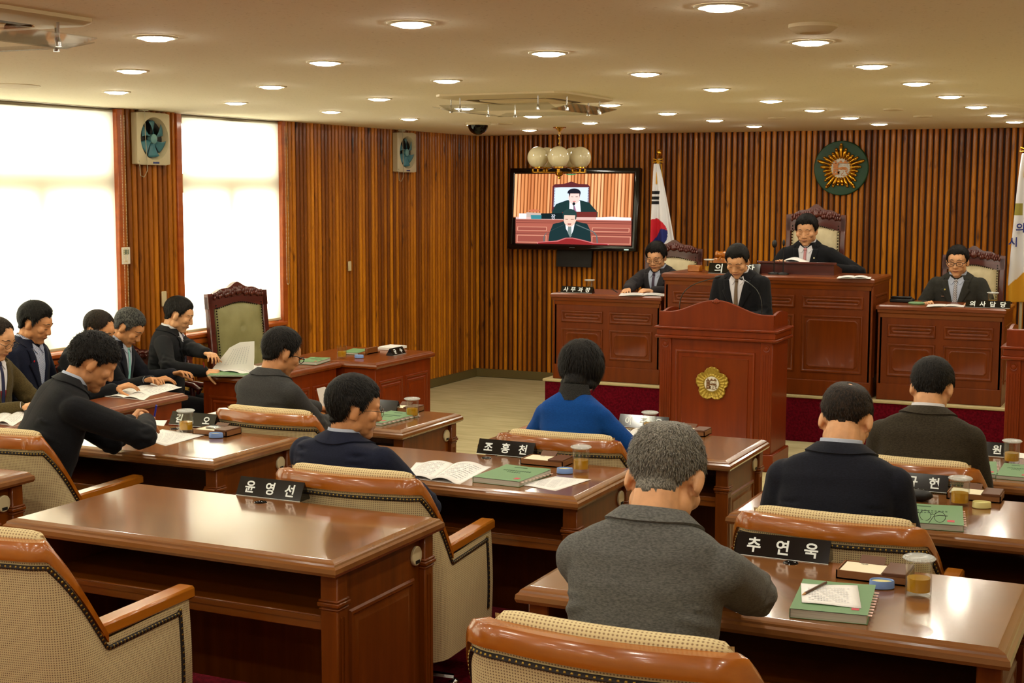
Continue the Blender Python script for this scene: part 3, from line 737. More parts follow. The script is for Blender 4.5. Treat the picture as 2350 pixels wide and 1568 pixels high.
# ------------------------------------------------------------------ carved high chairs
def carved_chair(w, h, name='high_backed_chair'):
    t = thing(name, 'x', 'chair')       # faces -y (towards the room); back at +y
    hw = w/2; yb = .26
    for s in (-1, 1):
        b = MB(TR(0, yb, 0, rx=-.09)); b.box(s*hw-.03, s*hw+.03, -.025, .025, .0, h-.09, .008); b.build('back_post', M_darkwood, t)
    n = 60
    def prof(x):
        a = abs(x)/hw; return h-.085+.075*max(0, cos(a*pi/2))**1.2+.018*cos(a*9)*(1-a)+(.012 if a > .93 else 0)
    P = [(-hw-.03+(w+.06)*k/n, 0) for k in range(n+1)]; P = [(x, prof(max(-hw, min(hw, x)))) for x, _ in P]
    b = MB(TR(0, yb, 0, rx=-.09) @ FR((0, .02, 0), (1, 0, 0), (0, 0, 1)))
    low = [(x, h-.175+.02*cos(x/hw*pi)) for x, _ in P[::-1]]
    b.prism(P+low, 0, .045); cr = b.build('crest_rail', M_darkwood, t, 30)
    b = MB(TR(0, yb, 0, rx=-.09)); rnd = random.Random(3)
    for k in range(15):
        x = -hw*.85+2*hw*.85*k/14; z = (prof(x)+h-.16)/2+.02; r = .022+.010*cos(x/hw*1.5)
        for q in range(3):
            a = q*2.1+k; b.ball((x+.016*cos(a), -.03, z+.016*sin(a)), (r*.55, .012, r*.7), 8, 5)
    b.ball((0, -.034, h-.07), (.035, .016, .03), 12, 6); b.build('carving', M_darkwood, cr, 60)
    b = MB(TR(0, yb, 0, rx=-.09))
    def pad(u, v):
        x = (-1+2*u)*(hw-.045); z = .46+(h-.16-.46)*v; e = (1-(2*u-1)**6)*(1-(2*v-1)**6)
        d = .035*e
        for bx, bz in ((.3, .45), (.7, .45), (.5, .72), (.5, .2)): d -= .018*math.exp(-(((u-bx)*w)**2+((v-bz)*.7)**2)/.0006)
        return (x, -.015-d, z)
    b.grid(pad, 30, 34); b.box(-hw+.04, hw-.04, -.02, .02, .44, h-.15); b.build('back_pad', M_leather, t, 60)
    b = MB(TR(0, yb, 0, rx=-.09)); 
    for k in range(int((h-.6)/.022)):
        for s in (-1, 1): b.ball((s*(hw-.048), -.028, .47+k*.022), .007, 6, 4)
    for k in range(int((w-.12)/.022)): b.ball((-hw+.06+k*.022, -.028, h-.168+.02*cos((-hw+.06+k*.022)/hw*pi)-.008), .007, 6, 4)
    o = b.build('nail_trim', mat('dark nails', (40, 28, 18), .3, .6), t, 60); o['kind'] = 'stuff'
    b = MB(); b.box(-hw+.02, hw-.02, -.24, .24, .37, .47, .03); b.build('seat', M_leather, t, 60)
    b = MB(); b.box(-hw, hw, -.25, .26, .30, .375, .01); b.build('seat_frame', M_darkwood, t)
    for s in (-1, 1):
        b = MB(); b.tube([(s*hw, .22, .66), (s*hw, .0, .675), (s*hw, -.18, .66), (s*hw, -.24, .63), (s*hw, -.22, .60)], [.024, .026, .028, .03, .018], 10, flat=.8); b.tube([(s*hw, -.16, .66), (s*hw, -.18, .5), (s*hw, -.20, .36)], [.018, .024, .022], 8); b.build('armrest', M_darkwood, t, 60)
        for y in (-.21, .21):
            b = MB(); b.tube([(s*(hw-.03), y, .32), (s*(hw-.02), y*1.02, .18), (s*(hw-.03), y*1.08, 0)], [.03, .022, .026], 8); b.build('leg', M_darkwood, t, 60)
    return t
M_leather = mat('cream leather', (214, 200, 162), .45, spec=.4, vary=((180, 164, 124), 6))
M_leatherg = mat('olive leather', (150, 146, 98), .5, vary=((132, 128, 80), 6))
hc = carved_chair(.62, 1.20)
def hi(px0, px1, pytop, y, label, rz=0):
    """fit the chair back to pixel columns px0..px1 with its crest at pytop"""
    a, c = at(px0, pytop, y=y), at(px1, pytop, y=y); w = c.x-a.x; z = at((px0+px1)/2, pytop, y=y).z
    return a, c, w, z
for (px0, px1, pt, y, lab, fl) in ((1803, 1940, 470, 12.75, 'tallest carved armchair with cream leather, behind the chairman', DZ+.10), (1478, 1610, 552, 12.75, 'carved cream leather armchair under the national flag', DZ), (2163, 2307, 566, 12.55, 'carved cream leather armchair beside the white flag', DZ)):
    a, c, wd, z = hi(px0, px1, pt, y, lab)
    o = dup(hc, ((a.x+c.x)/2, y-.30, fl), label=lab, group='carved chairs on the front platform') if fl == DZ else hc
    if o is hc: o.location = ((a.x+c.x)/2, y-.30, fl); o['label'] = lab; o['group'] = 'carved chairs on the front platform'
    o.scale = (wd/.68, 1, (z-fl)/1.20)
    print('highchair', lab, round(wd, 2), round(z-fl, 2))
b = MB(); b.box(-3.95, -2.3, 12.1, 13.4, 0, .10, .01); o = b.build('platform_step', M_carpet); o.location = (0, 0, DZ); struct(o)

# mayor's corner: two joined desks, tall olive chair
def boxdesk(name, label, x0, x1, y0, y1, H, npan, endpan=1, faces=('R', 'N')):
    t = thing(name, label, 'desk', ((x0+x1)/2, (y0+y1)/2, 0)); hx, hy = (x1-x0)/2, (y1-y0)/2
    b = MB(); b.box(-hx+.03, hx-.03, -hy+.03, hy-.03, 0, H-.05, .004); b.box(-hx+.02, hx-.02, -hy+.02, hy-.02, 0, .08, .004); b.build('body', M_red, t)
    b = MB(); b.rings(-hx, hx, -hy, hy, [(.016, H-.05), (.004, H-.045), (0, H-.03), (.004, H-.016), (.014, H-.012), (.02, H-.003), (.028, H)], True, under=1); b.build('tabletop', M_red2h, t, 12)
    L = 2*hy-.12; w = L/npan
    for k in range(npan):
        b = MB(); panel(b, (hx-.03, -hy+.06+k*w+.02, .12), (0, 1, 0), (0, 0, 1), w-.04, H-.27, MOLD, fill=False); panel(b, (hx-.03, -hy+.06+k*w+.055, .155), (0, 1, 0), (0, 0, 1), w-.11, H-.34, PAN); b.build('side_panel', M_red, t)
    L = 2*hx-.12; w = L/endpan
    for k in range(endpan):
        b = MB(); panel(b, (-hx+.06+k*w+.02, -hy+.03, .12), (1, 0, 0), (0, 0, 1), w-.04, H-.27, MOLD, fill=False); panel(b, (-hx+.06+k*w+.055, -hy+.03, .155), (1, 0, 0), (0, 0, 1), w-.11, H-.34, PAN); b.build('end_panel', M_red, t)
    return t
MD1 = boxdesk('joined_desk', 'red mahogany desk with a raised open document at its near corner', -6.28, -5.76, 8.04, 9.12, .75, 3)
MD2 = boxdesk('joined_desk', 'protruding red mahogany desk end with glass and black nameplate', -6.30, -5.46, 9.13, 10.05, .75, 2, 2)
MD3 = boxdesk('bench_desk', 'long low desk with open booklets before the officials at the windows', -6.16, -5.78, 6.16, 7.31, .74, 3)
MD4 = boxdesk('bench_desk', 'long low desk of the man in red vest at the left edge', -6.16, -5.80, 4.95, 6.12, .74, 3)
a, c = at(585, 660, x=-6.75), at(678, 664, x=-6.75)
print('mayor chair', a, c)
oc = carved_chair(.60, 1.30, 'high_backed_chair')
for ch in oc.children_recursive if hasattr(oc, 'children_recursive') else []: pass
oc.location = (-6.56, 9.33, 0); oc.rotation_euler = (0, 0, pi/2-.15)
tag(oc, 'tall carved chair with olive leather back, empty beside the joined desks', 'chair')
for ch in C.objects:
    if ch.parent == oc and ch.name.split('.')[0] in ('back_pad', 'seat'): ch.data = ch.data.copy(); ch.data.materials[0] = M_leatherg
# officials' chairs
sc = carved_chair(.50, .98, 'side_chair')
for ch in C.objects:
    if ch.parent == sc and ch.name.split('.')[0] in ('back_pad', 'seat'): ch.data.materials[0] = M_blackm
sc.location = (-6.62, 7.12, 0); sc.rotation_euler = (0, 0, pi/2); tag(sc, 'dark low chair back left of the man with an amber striped tie', 'chair', 'officials chairs by the windows')
sc.scale = (.95, 1, .92)
oy = dup(sc, (-6.72, 8.62, 0), pi/2-.1, 'mustard upholstered chair back under the window sill, empty', 'officials chairs by the windows')
for ch in C.objects:
    if ch.parent == oy and ch.name.split('.')[0] in ('back_pad', 'seat'): ch.data = ch.data.copy(); ch.data.materials[0] = mat('mustard cloth', (170, 138, 56), .8)
for y, l in ((8.16, 'dark chair under the black suited official at the window'), (5.98, 'dark chair under the man in red vest'), (6.56, 'dark chair under the man in checked shirt'), (7.60, 'dark chair under the grey haired official with pale tie')):
    dup(sc, (-6.62, y, 0), pi/2, l, 'officials chairs by the windows')
# ------------------------------------------------------------------ television
t = thing('television', 'large black wall television showing two men at desks', 'television', at(1313, 480, y=13.74), rot=(radians(-5), 0, 0))
TW, TH = .735, .430
b = MB(FR((0, 0, 0), (1, 0, 0), (0, 0, 1))); b.box(-TW, TW, -TH, TH, -.07, -.012, .006); b.rings(-TW, TW, -TH, TH, [(0, -.012), (.004, .004), (.012, .008), (.05, .008), (.058, 0), (.06, -.004)], False); b.build('cabinet', M_black, t)
b = MB(); b.box(-.3, .3, .07, .15, -.2, .2); b.box(-.2, .2, .10, .14, -.6, -.2+.05); b.build('wall_mount', M_blackm, t)
char_obj('━━', .03, FR((.02, -.0085, -TH+.028), (1, 0, 0), (0, 0, 1)), mat('grey print', (130, 130, 130), .5), 'maker_mark', t)
b = MB(); b.box(.60, .65, -.012, -.008, -TH+.012, -.405, .001); b.build('status_light', mat('status light', (170, 200, 200), .4, emis=(170, 200, 190), estr=.6), t)
# the picture on the screen, a flat patchwork of colours
scr_m = bpy.data.materials.new('screen picture'); scr_m.use_nodes = True; nt = scr_m.node_tree; nt.nodes.remove(nt.nodes['Principled BSDF'])
vc = nt.nodes.new('ShaderNodeVertexColor'); vc.layer_name = 'Col'; em = nt.nodes.new('ShaderNodeEmission'); em.inputs[1].default_value = 1.0
nt.links.new(vc.outputs[0], em.inputs[0]); nt.links.new(em.outputs[0], nt.nodes['Material Output'].inputs[0])
SV, SF, SCOL = [], [], []; X0, Y0, X1, Y1 = 108, 310, 1187, 925     # picture frame in the zoomed photo
SW, SH = 2*(TW-.062), 2*(TH-.062); lay = [0]
def spoly(pts, col):
    lay[0] += 1; o = len(SV)
    for x, y in pts: SV.append((((x-X0)/(X1-X0)-.5)*SW, -.002-lay[0]*.000012, (.5-(y-Y0)/(Y1-Y0))*SH))
    SF.append(tuple(range(o, o+len(pts)))[::-1]); SCOL.append(lin(col))
def sell(cx, cy, rx, ry, col, a0=0, a1=360, n=20):
    spoly([(cx+rx*cos(radians(a0+(a1-a0)*k/n)), cy+ry*sin(radians(a0+(a1-a0)*k/n))) for k in range(n+1)], col)
spoly([(X0, Y0), (X1, Y0), (X1, 700), (X0, 700)], (120, 62, 30))
rr_ = random.Random(5); x = X0
while x < X1-10:
    wd = min(rr_.uniform(20, 27), X1-x); c = rr_.choice([(226, 150, 96), (206, 128, 74), (236, 166, 112), (190, 112, 62)])
    spoly([(x, Y0), (x+wd, Y0), (x+wd, 690), (x, 690)], c); spoly([(x+wd*.3, Y0), (x+wd*.6, Y0), (x+wd*.6, 690), (x+wd*.3, 690)], tuple(min(255, k+22) for k in c)); x += wd+7
spoly([(462, 640), (462, 420), (480, 402), (560, 400), (630, 378), (700, 400), (780, 402), (800, 420), (806, 640)], (92, 40, 44))
spoly([(478, 600), (478, 432), (540, 428), (790, 428), (794, 600)], (206, 220, 240))
for k in range(12):
    for xx in (484, 787): sell(xx, 440+k*14, 4, 4, (90, 90, 110))
spoly([(465, 645), (500, 575), (600, 540), (720, 540), (800, 560), (880, 645), (880, 690), (465, 690)], (30, 52, 52))
spoly([(622, 545), (716, 545), (728, 640), (622, 640)], (240, 240, 250)); sell(663, 515, 52, 62, (244, 200, 190)); sell(660, 476, 60, 38, (30, 30, 40), 170, 370)
spoly([(612, 480), (628, 462), (622, 520)], (30, 30, 40)); spoly([(708, 462), (720, 480), (710, 520)], (30, 30, 40))
spoly([(636, 508), (655, 510), (655, 514), (636, 513)], (90, 60, 60)); spoly([(676, 508), (696, 508), (696, 513), (676, 514)], (90, 60, 60)); spoly([(650, 548), (680, 548), (676, 554), (654, 554)], (200, 110, 110))
spoly([(664, 590), (672, 590), (690, 640), (660, 640)], (170, 120, 150)); sell(662, 572, 13, 14, (30, 34, 40)); spoly([(659, 580), (665, 580), (669, 640), (663, 640)], (40, 44, 50)); spoly([(596, 560), (612, 560), (612, 640), (596, 640)], (30, 56, 54))
spoly([(560, 645), (872, 640), (872, 700), (560, 705)], (110, 44, 40)); spoly([(X0+22, 690), (X1-10, 684), (X1-8, 715), (X0+24, 710)], (214, 176, 168))
spoly([(365, 658), (600, 652), (600, 706), (368, 706)], (22, 34, 36)); spoly([(230, 650), (365, 654), (365, 690), (230, 690)], (190, 170, 160)); sell(300, 634, 56, 10, (196, 110, 80)); spoly([(270, 672), (370, 672), (370, 708), (275, 708)], (60, 130, 140))
spoly([(160, 660), (230, 660), (230, 706), (160, 706)], (226, 226, 236)); spoly([(868, 688), (1010, 680), (1175, 690), (1175, 710), (868, 708)], (240, 236, 244))
spoly([(X0+22, 712), (X1-6, 712), (X1, Y1), (X0+30, Y1)], (168, 92, 76))
for yy_ in (722, 738, 822, 836): spoly([(X0+26, yy_), (X1-4, yy_), (X1-4, yy_+5), (X0+26, yy_+5)], (110, 52, 46))
for (a_, c_, d_, e_) in ((150, 424, 776, 812), (836, 1166, 776, 812), (150, 424, 850, 915), (836, 1180, 850, 915)):
    spoly([(a_, d_), (c_, d_), (c_, e_), (a_, e_)], (214, 150, 124)); spoly([(a_+6, d_+5), (c_-6, d_+5), (c_-6, e_-5), (a_+6, e_-5)], (150, 78, 66))
spoly([(442, 915), (450, 830), (480, 750), (590, 722), (680, 722), (790, 745), (820, 800), (832, 895), (800, 915)], (28, 50, 52))
spoly([(592, 745), (678, 735), (668, 800), (645, 860), (600, 790)], (236, 240, 250)); spoly([(618, 770), (648, 770), (654, 850), (640, 866), (616, 820)], (120, 134, 130))
sell(632, 700, 58, 72, (232, 190, 170)); sell(628, 662, 64, 46, (40, 62, 60), 170, 372); spoly([(566, 668), (580, 660), (578, 716), (568, 700)], (40, 62, 60)); spoly([(680, 660), (692, 668), (690, 700), (678, 716)], (40, 62, 60))
spoly([(590, 704), (616, 706), (616, 711), (590, 709)], (96, 70, 60)); spoly([(640, 706), (668, 704), (668, 709), (640, 711)], (96, 70, 60)); spoly([(612, 744), (648, 744), (642, 754), (616, 754)], (150, 70, 66))
for s_, pts in ((1, ((404, 915), (402, 860), (420, 830), (590, 750))), (1, ((888, 915), (880, 850), (850, 815), (690, 752)))):
    for p, q in zip(pts, pts[1:]): spoly([(p[0]-5, p[1]), (p[0]+5, p[1]-3), (q[0]+5, q[1]-3), (q[0]-5, q[1]+3)], (90, 104, 104))
spoly([(340, 910), (520, 895), (600, 868), (660, 866), (740, 880), (860, 908), (990, 912), (990, Y1), (340, Y1)], (200, 110, 110)); spoly([(350, 916), (530, 903), (604, 876), (660, 874), (736, 888), (850, 914), (980, 918), (980, Y1), (350, Y1)], (140, 40, 40))
sell(625, 312, 50, 10, (50, 140, 90), 0, 180)
me = bpy.data.meshes.new('screen'); me.from_pydata(SV, [], SF); ca = me.color_attributes.new('Col', 'FLOAT_COLOR', 'CORNER'); cd = []
for f, c in zip(SF, SCOL): cd += list(c)*len(f)
ca.data.foreach_set('color', cd); me.materials.append(scr_m); o = bpy.data.objects.new('screen', me); C.objects.link(o); o.parent = t
b = MB(FR((0, -.0122, -.088), (1, 0, 0), (0, 0, 1)))
v, f = text_mb('장', .055, .0002); 
w_ = MB(FR((-.10, -.0125, .03), (1, 0, 0), (0, 0, 1))); 
w_.M = FR(((480-X0)/(X1-X0)*SW-SW/2, -.0040, (.5-(686-Y0)/(Y1-Y0))*SH), (1, 0, 0), (0, 0, 1)); w_.add(v, f); w_.build('screen_lettering', mat('screen white', (0, 0, 0), .5, emis=(240, 240, 250), estr=1), o, 0)

# ------------------------------------------------------------------ chandelier
cp = at(1284, 292, z=CZ)
t = thing('chandelier', 'brass chandelier with five unlit cream glass globes before the television', 'chandelier', cp)
gz = at(1286, 362, y=cp.y).z-CZ; gr = .100; R_ = .205
b = MB(); b.lathe([(.062, 0), (.06, -.008), (.03, -.018), (.012, -.04), (.0001, -.045)], 20, cap=False); b.f = [q[::-1] for q in b.f]; b.build('canopy', M_brass, t)
b = MB(); zc = -.045
k = 0
while zc > gz+.02:
    b.M = TR(0, 0, zc-.014, rz=(k % 2)*pi/2); b.tube([(.006*cos(a), 0, .014*sin(a)) for a in [2*pi*q/10 for q in range(10)]], .002, 5, closed=True); zc -= .022; k += 1
b.build('chain', M_brass, t)
b = MB(); b.tube([(0, 0, gz+.03), (0, 0, gz-.13)], .008, 8); b.lathe([(.0001, gz-.20), (.012, gz-.19), (.008, gz-.175), (.035, gz-.16), (.04, gz-.13), (.012, gz-.12)], 16); b.build('hub', M_brass, t)
M_globe = mat('opal glass', (216, 206, 168), .12, coat=.5)
for k in range(5):
    a = -pi/2+YAW*-0+2*pi*k/5-YAW*0+.42*0; a += -YAW*0
    a = -pi/2+2*pi*k/5+.38; x, y = R_*cos(a), R_*sin(a)
    b = MB(); b.ball((x, y, gz), gr, 28, 18); b.build('globe', M_globe, t, 180)
    b = MB(FR((x, y, gz-gr), (cos(a), sin(a), 0), (-sin(a), cos(a), 0))); b.lathe([(.05, .018), (.052, .004), (.03, -.002), (.012, -.006), (.012, -.035), (.02, -.04), (.0001, -.042)], 16, cap=False)
    b.M = FR((x, y, gz-gr-.035), (cos(a), sin(a), 0), (-sin(a), cos(a), 0)); b.box(-.07, .05, -.014, .014, -.006, .006, .002); b.box(.045, .056, -.014, .014, -.006, .03, .002)
    b.M = Matrix.Identity(4); b.tube([(x*.2, y*.2, gz-gr-.035), (x, y, gz-gr-.035)], .006, 8); b.build('arm', M_brass, t)

# ------------------------------------------------------------------ sunburst emblem on the wall
p = at(1930, 386, y=FY-.05)
t = thing('wall_emblem', 'gold sunburst emblem on a dark green disc high on the slatted wall', 'emblem', p)
E0 = FR((0, 0, 0), (1, 0, 0), (0, 0, 1))
b = MB(E0); b.lathe([(.262, -.024), (.262, 0), (.255, .006), (.0001, .006)], 48, cap=False); b.build('green_disc', mat('green felt', (16, 66, 34), .45), t)
for k in range(25):
    a = pi/2+2*pi*k/25; q = k % 5; L_ = {0: .225, 1: .185, 2: .160, 3: .160, 4: .185}[q]; r0 = .09
    b = MB(E0); d = Vector((cos(a), sin(a), 0)); P = [d*r0+Vector((0, 0, .012)), d*(r0+(L_-r0)*.5)+Vector((0, 0, .020)), d*(L_-.02)+Vector((0, 0, .018)), d*L_+Vector((0, 0, .016))]
    b.tube(P, [.011, .016, .020, .010], 8); b.ball(P[3], .015, 8, 6); b.build('ray', M_gold, t, 60)
b = MB(E0); b.lathe([(.115, .006), (.112, .022), (.104, .028), (.098, .022), (.098, .016), (.0001, .016)], 40, cap=False); b.build('rim', M_gold, t)
b = MB(E0); b.lathe([(.097, .018), (.0001, .018)], 40, cap=False); b.build('white_disc', M_white, t)
char_obj('議', .15, FR((0, -.021, 0), (1, 0, 0), (0, 0, 1)), mat('copper lettering', (190, 120, 60), .4, .3), 'lettering', t, .004, .006)

# ------------------------------------------------------------------ flags
def flag(label, base, zt, hang, width, marks, fringe=None, top=None):
    t = thing('flag_on_pole', label, 'flag', (base[0], base[1], DZ)); z = zt-DZ
    b = MB(); b.tube([(0, 0, 0), (0, 0, z)], .013, 10); b.lathe([(.13, 0), (.12, .03), (.03, .06)], 20); b.build('pole', mat('pale pole', (190, 180, 150), .35), t)
    b = MB(); b.lathe([(.0001, z-.02), (.012, z-.01), (.02, z), (.012, z+.01), (.026, z+.03), (.030, z+.05), (.022, z+.075), (.0001, z+.085)], 16, cap=False); b.build('finial', M_brass, t)
    ztop = z-.06
    def cloth(u, v):
        sp = .05+ (width-.05)*min(1, v*1.15)**.8; x = (-.30+u)*sp*1.0; f = 4.2
        y = -.060-.035*sin(u*pi*f+.6+v)*min(1, .25+v); return (x-.015+.06*v, y, ztop-hang*v)
    m = bpy.data.materials.new('flag cloth'); m.use_nodes = True; nt = m.node_tree; B_ = nt.nodes['Principled BSDF']; B_.inputs['Roughness'].default_value = .8
    vc = nt.nodes.new('ShaderNodeVertexColor'); vc.layer_name = 'Col'; nt.links.new(vc.outputs[0], B_.inputs['Base Color'])
    nu, nv = 60, 150; b = MB(); b.grid(cloth, nu, nv); me = b.mesh('cloth', m, 180); ca = me.color_attributes.new('Col', 'FLOAT_COLOR', 'CORNER'); cd = []
    for k, f in enumerate(b.f):
        i, j = k % nu, k//nu; u, v = (i+.5)/nu, (j+.5)/nv; q = cloth(u, v); cd += list(lin(marks(u, v, q[0], ztop-q[2])))*4
    ca.data.foreach_set('color', cd); o = bpy.data.objects.new('cloth', me); C.objects.link(o); o.parent = t
    so = o.modifiers.new('s', 'SOLIDIFY'); so.thickness = .003
    b = MB(); r = random.Random(2)
    for k in range(14):
        a = 2*pi*k/14; b.tube([(.004*cos(a), -.03+.004*sin(a), ztop+.02), (.026*cos(a), -.035+.018*sin(a), ztop-.10), (.034*cos(a), -.035+.022*sin(a), ztop-.20)], .006, 5)
    for s in (-1, 1): b.tube([(0, -.03, ztop+.03), (s*.05, -.035, ztop+.05), (s*.055, -.035, ztop+.015), (0, -.03, ztop+.02)], .006, 6)
    b.tube([(.03, -.03, ztop), (.07, -.035, ztop-.3), (.075, -.035, ztop-.42)], [.005, .006, .012], 6); b.build('gold_tassel', mat('gold cord', (214, 158, 22), .6), t, 60)
    return t, cloth, ztop
def kmarks(u, v, x, d):
    W = (236, 236, 238)
    if .27 < d < .42 and -.075 < x < .035:
        k = (d-.27)/.15*3
        if (k % 1) < .6: return (20, 20, 24)
    dx, dd = x+.005, d-.70
    if dx*dx/(.115**2)+dd*dd/(.16**2) < 1:
        s_ = -.06*sin(dx/.115*pi)*.8
        return (200, 20, 40) if dd < s_+.02-.5*dx else (24, 34, 110)
    return W
p = at(1513, 362, y=13.45)
flag('national flag with red and blue disc on a pole with gold tassel', (p.x, p.y), p.z+.0, 1.15, .30, kmarks)
def wmarks(u, v, x, d):
    if v > .80+.5*abs(u-.1)*0-.35*(u-.25): return (206, 150, 30)
    if .42 < d < .52 and abs(x+.05) < .035: return (150, 140, 60)
    return (226, 226, 232)
p = at(2358, 330, y=12.75)
tf, cl, zt_ = flag('white council flag with gold fringe at the right edge of the view', (p.x, p.y), 2.42, 1.25, .46, wmarks)
char_obj('의', .085, FR((-.02, -.11, zt_-.62), (1, 0, 0), (0, 0, 1)), mat('navy print', (34, 44, 120), .7), 'lettering', tf, .002, .001)
char_obj('시', .085, FR((-.075, -.11, zt_-.74), (1, 0, 0), (0, 0, 1)), mat('navy print'), 'lettering', tf, .002, .001)

# ------------------------------------------------------------------ wall fans and fittings
M_fanw = mat('fan frame', (206, 196, 166), .4); M_fanb = mat('fan blue', (70, 128, 146), .35)
def fan(label, pc, w=.37, h=.385):
    t = thing('wall_fan', label, 'fan', pc); F_ = FR((0, 0, 0), (0, 1, 0), (0, 0, 1)); n = 40
    b = MB(F_); r = .158
    # square plate with a round hole
    v = []; f = []
    def sq(a, s=1): c, d = cos(a), sin(a); k = 1/max(abs(c)/(w/2*s), abs(d)/(h/2*s)); return (c*k, d*k)
    L = [[(*sq(2*pi*k/n), 0) for k in range(n)], [(*sq(2*pi*k/n), .05) for k in range(n)], [(*sq(2*pi*k/n, .95), .056) for k in range(n)], [((r+.012)*cos(2*pi*k/n), (r+.012)*sin(2*pi*k/n), .058) for k in range(n)], [(r*cos(2*pi*k/n), r*sin(2*pi*k/n), .062) for k in range(n)], [((r-.02)*cos(2*pi*k/n), (r-.02)*sin(2*pi*k/n), .01) for k in range(n)]]
    for l in L: v += l
    for q in range(len(L)-1): f += [(q*n+k, q*n+(k+1) % n, (q+1)*n+(k+1) % n, (q+1)*n+k) for k in range(n)]
    b.add(v, f); b.build('frame', M_fanw, t, 30)
    b = MB(F_); b.lathe([(.14, .012), (.0001, .012)], 32, cap=False); b.build('shutter', mat('dark shutter', (22, 24, 26), .4), t)
    for k in range(6):
        a0 = 2*pi*k/6+.3
        def bl(u, v, a0=a0):
            rr = .03+.105*v; a = a0+(-.1+.75*u*(.55+.45*v)); return (rr*cos(a), rr*sin(a), .025+.028*u)
        b = MB(F_); b.grid(bl, 6, 6); o = b.build('blade', M_fanb, t, 60); so = o.modifiers.new('s', 'SOLIDIFY'); so.thickness = .003
    b = MB(F_); b.lathe([(.036, .02), (.036, .055), (.028, .062), (.0001, .064)], 24, cap=False); b.build('hub', mat('fan hub', (110, 160, 166), .3), t)
    b = MB(F_); b.box(-.02, .05, -h/2+.010, -h/2+.024, .054, .058); b.build('badge', mat('badge blue', (30, 50, 120), .4), t, 0)
    b = MB(F_); b.tube([(-w/2+.06, h/2+.02, .075), (-w/2+.065, 0, .075), (-w/2+.085, -h/2-.04, .07), (-w/2+.07, -h/2-.09, .05), (-w/2+.03, -h/2-.08, .05), (-w/2+.02, -h/2+.01, .05), (-w/2+.005, -h/2+.03, .06)], .0028, 6); b.box(-w/2+.03, -w/2+.09, h/2+.005, h/2+.045, .04, .09, .004); b.build('power_cord', mat('cord', (170, 164, 140), .5), t)
    return t
F1 = fan('larger looking wall fan with blue blades on the pillar between the blinds', (LX+.03, 8.475, (at(333, 258, x=LX).z+at(333, 380, x=LX).z)/2))
F2 = fan('wall fan with blue blades on the slatted wall, beyond the last window', (LX+.03, 12.26, 2.405))
def wallbox(name, label, cat, px, py, w, h, d, m=M_ivory):
    q = at(px, py, x=LX+.03); b = MB(); b.box(0, d, -w/2, w/2, -h/2, h/2, .004); t = b.build(name, m); t.location = q; tag(t, label, cat); return t
t = wallbox('thermostat', 'white thermostat with small screen on the fan pillar', 'thermostat', 285, 587, .09, .125, .02, M_white)
b = MB(); b.box(.0195, .0205, -.03, .03, .01, .045); b.build('display', mat('lcd', (120, 130, 110), .3), t, 0)
b = MB(); b.box(.0195, .0205, -.012, .012, -.045, -.035); b.build('button', M_ivory, t, 0)
wallbox('light_switch', 'tall narrow ivory light switch on the fan pillar', 'switch', 375, 686, .055, .115, .012)
wallbox('light_switch', 'small ivory switch plate on the slatted wall beyond the windows', 'switch', 801, 611, .05, .09, .012)

# ------------------------------------------------------------------ small things on the desks
gp = 'black nameplates with white lettering'
def nameplate(text, px0, py0, z, label, length=.285, h=.066, face=(0, -1), px1=None, py1=None, sz=.05, letters=None):
    """px0, py0: lower left corner of the lettered face"""
    a = at(px0, py0, z=z); fx, fy = face; u = Vector((-fy, fx, 0)); n = Vector((fx, fy, 0))
    t = thing('nameplate', label, 'nameplate', a+u*length/2, group=gp); d = .035
    b = MB(FR(u*(-length/2), -n, (0, 0, 1)) ); b.prism([(0, 0), (d*2, 0), (d, h)], 0, length if u.cross(Vector((0, 0, 1))).dot(n) < 0 or True else -length)
    # orient the prism along u
    b = MB(); P = [Vector((0, 0, 0)), -n*2*d, -n*d+Vector((0, 0, h))]; o = -u*length/2; v = [o+p for p in P]+[o+u*length+p for p in P]
    b.add([tuple(q) for q in v], [(0, 2, 1), (3, 4, 5), (0, 1, 4, 3), (1, 2, 5, 4), (2, 0, 3, 5)]); b.build('board', M_black, t, 0)
    up = (P[2]-P[0]).normalized(); nn = u.cross(up).normalized(); mid = (P[0]+P[2])/2+nn*.0008
    n_ = len(text)
    for k, chx in enumerate(text):
        if chx == ' ': continue
        xx = (-.5+(k+.5)/n_)*length*.92
        char_obj(chx, sz, FR(mid+u*xx, u, up), M_letter, 'letter', t, .0012, .0008)
    b = MB(); q0 = P[0]-u*length/2+nn*.0004; q1 = P[0]+u*length/2+nn*.0004; b.tube([tuple(q0+up*.001), tuple(q1+up*.001)], .0009, 4); b.build('edge_strip', M_letter, t, 0)
    return t
Z1, Z2, Z3 = T1+.75, T2+.75, .75
nameplate('윤영선', 541, 1136, Z1, 'nameplate standing alone on the empty glossy desk')
nameplate('추연욱', 1686, 1272, Z1, 'nameplate beside the grey haired man\'s sleeve', .295)
nameplate('김 오', 387, 974, Z2, 'nameplate half hidden by a lidded glass on the writing man\'s desk')
nameplate('조홍천', 1093, 1041, Z2, 'nameplate behind the open booklet and green book, middle row')
nameplate(' 규현', 2010, 1118, Z2, 'nameplate beside the black pouch, behind the shoulder of the man in navy')
nameplate('   ', 812, 940, Z3, 'nameplate almost hidden by the head of the man in glasses')
nameplate('이주욱', 1418, 979, Z3, 'nameplate behind the lidded glass, beside the woman in blue')
nameplate('  원', 2175, 1040, Z3, 'nameplate beside the sleeve of the man in dark brown jacket')
nameplate('군수', 903, 817, .752, 'nameplate 군수 on the protruding red desk end', .20, .055, (1, 0), sz=.042)
nameplate('사무과장', 1286, 671, 1.147, 'small nameplate 사무과장 on the left platform desk', .30, .055, sz=.05)
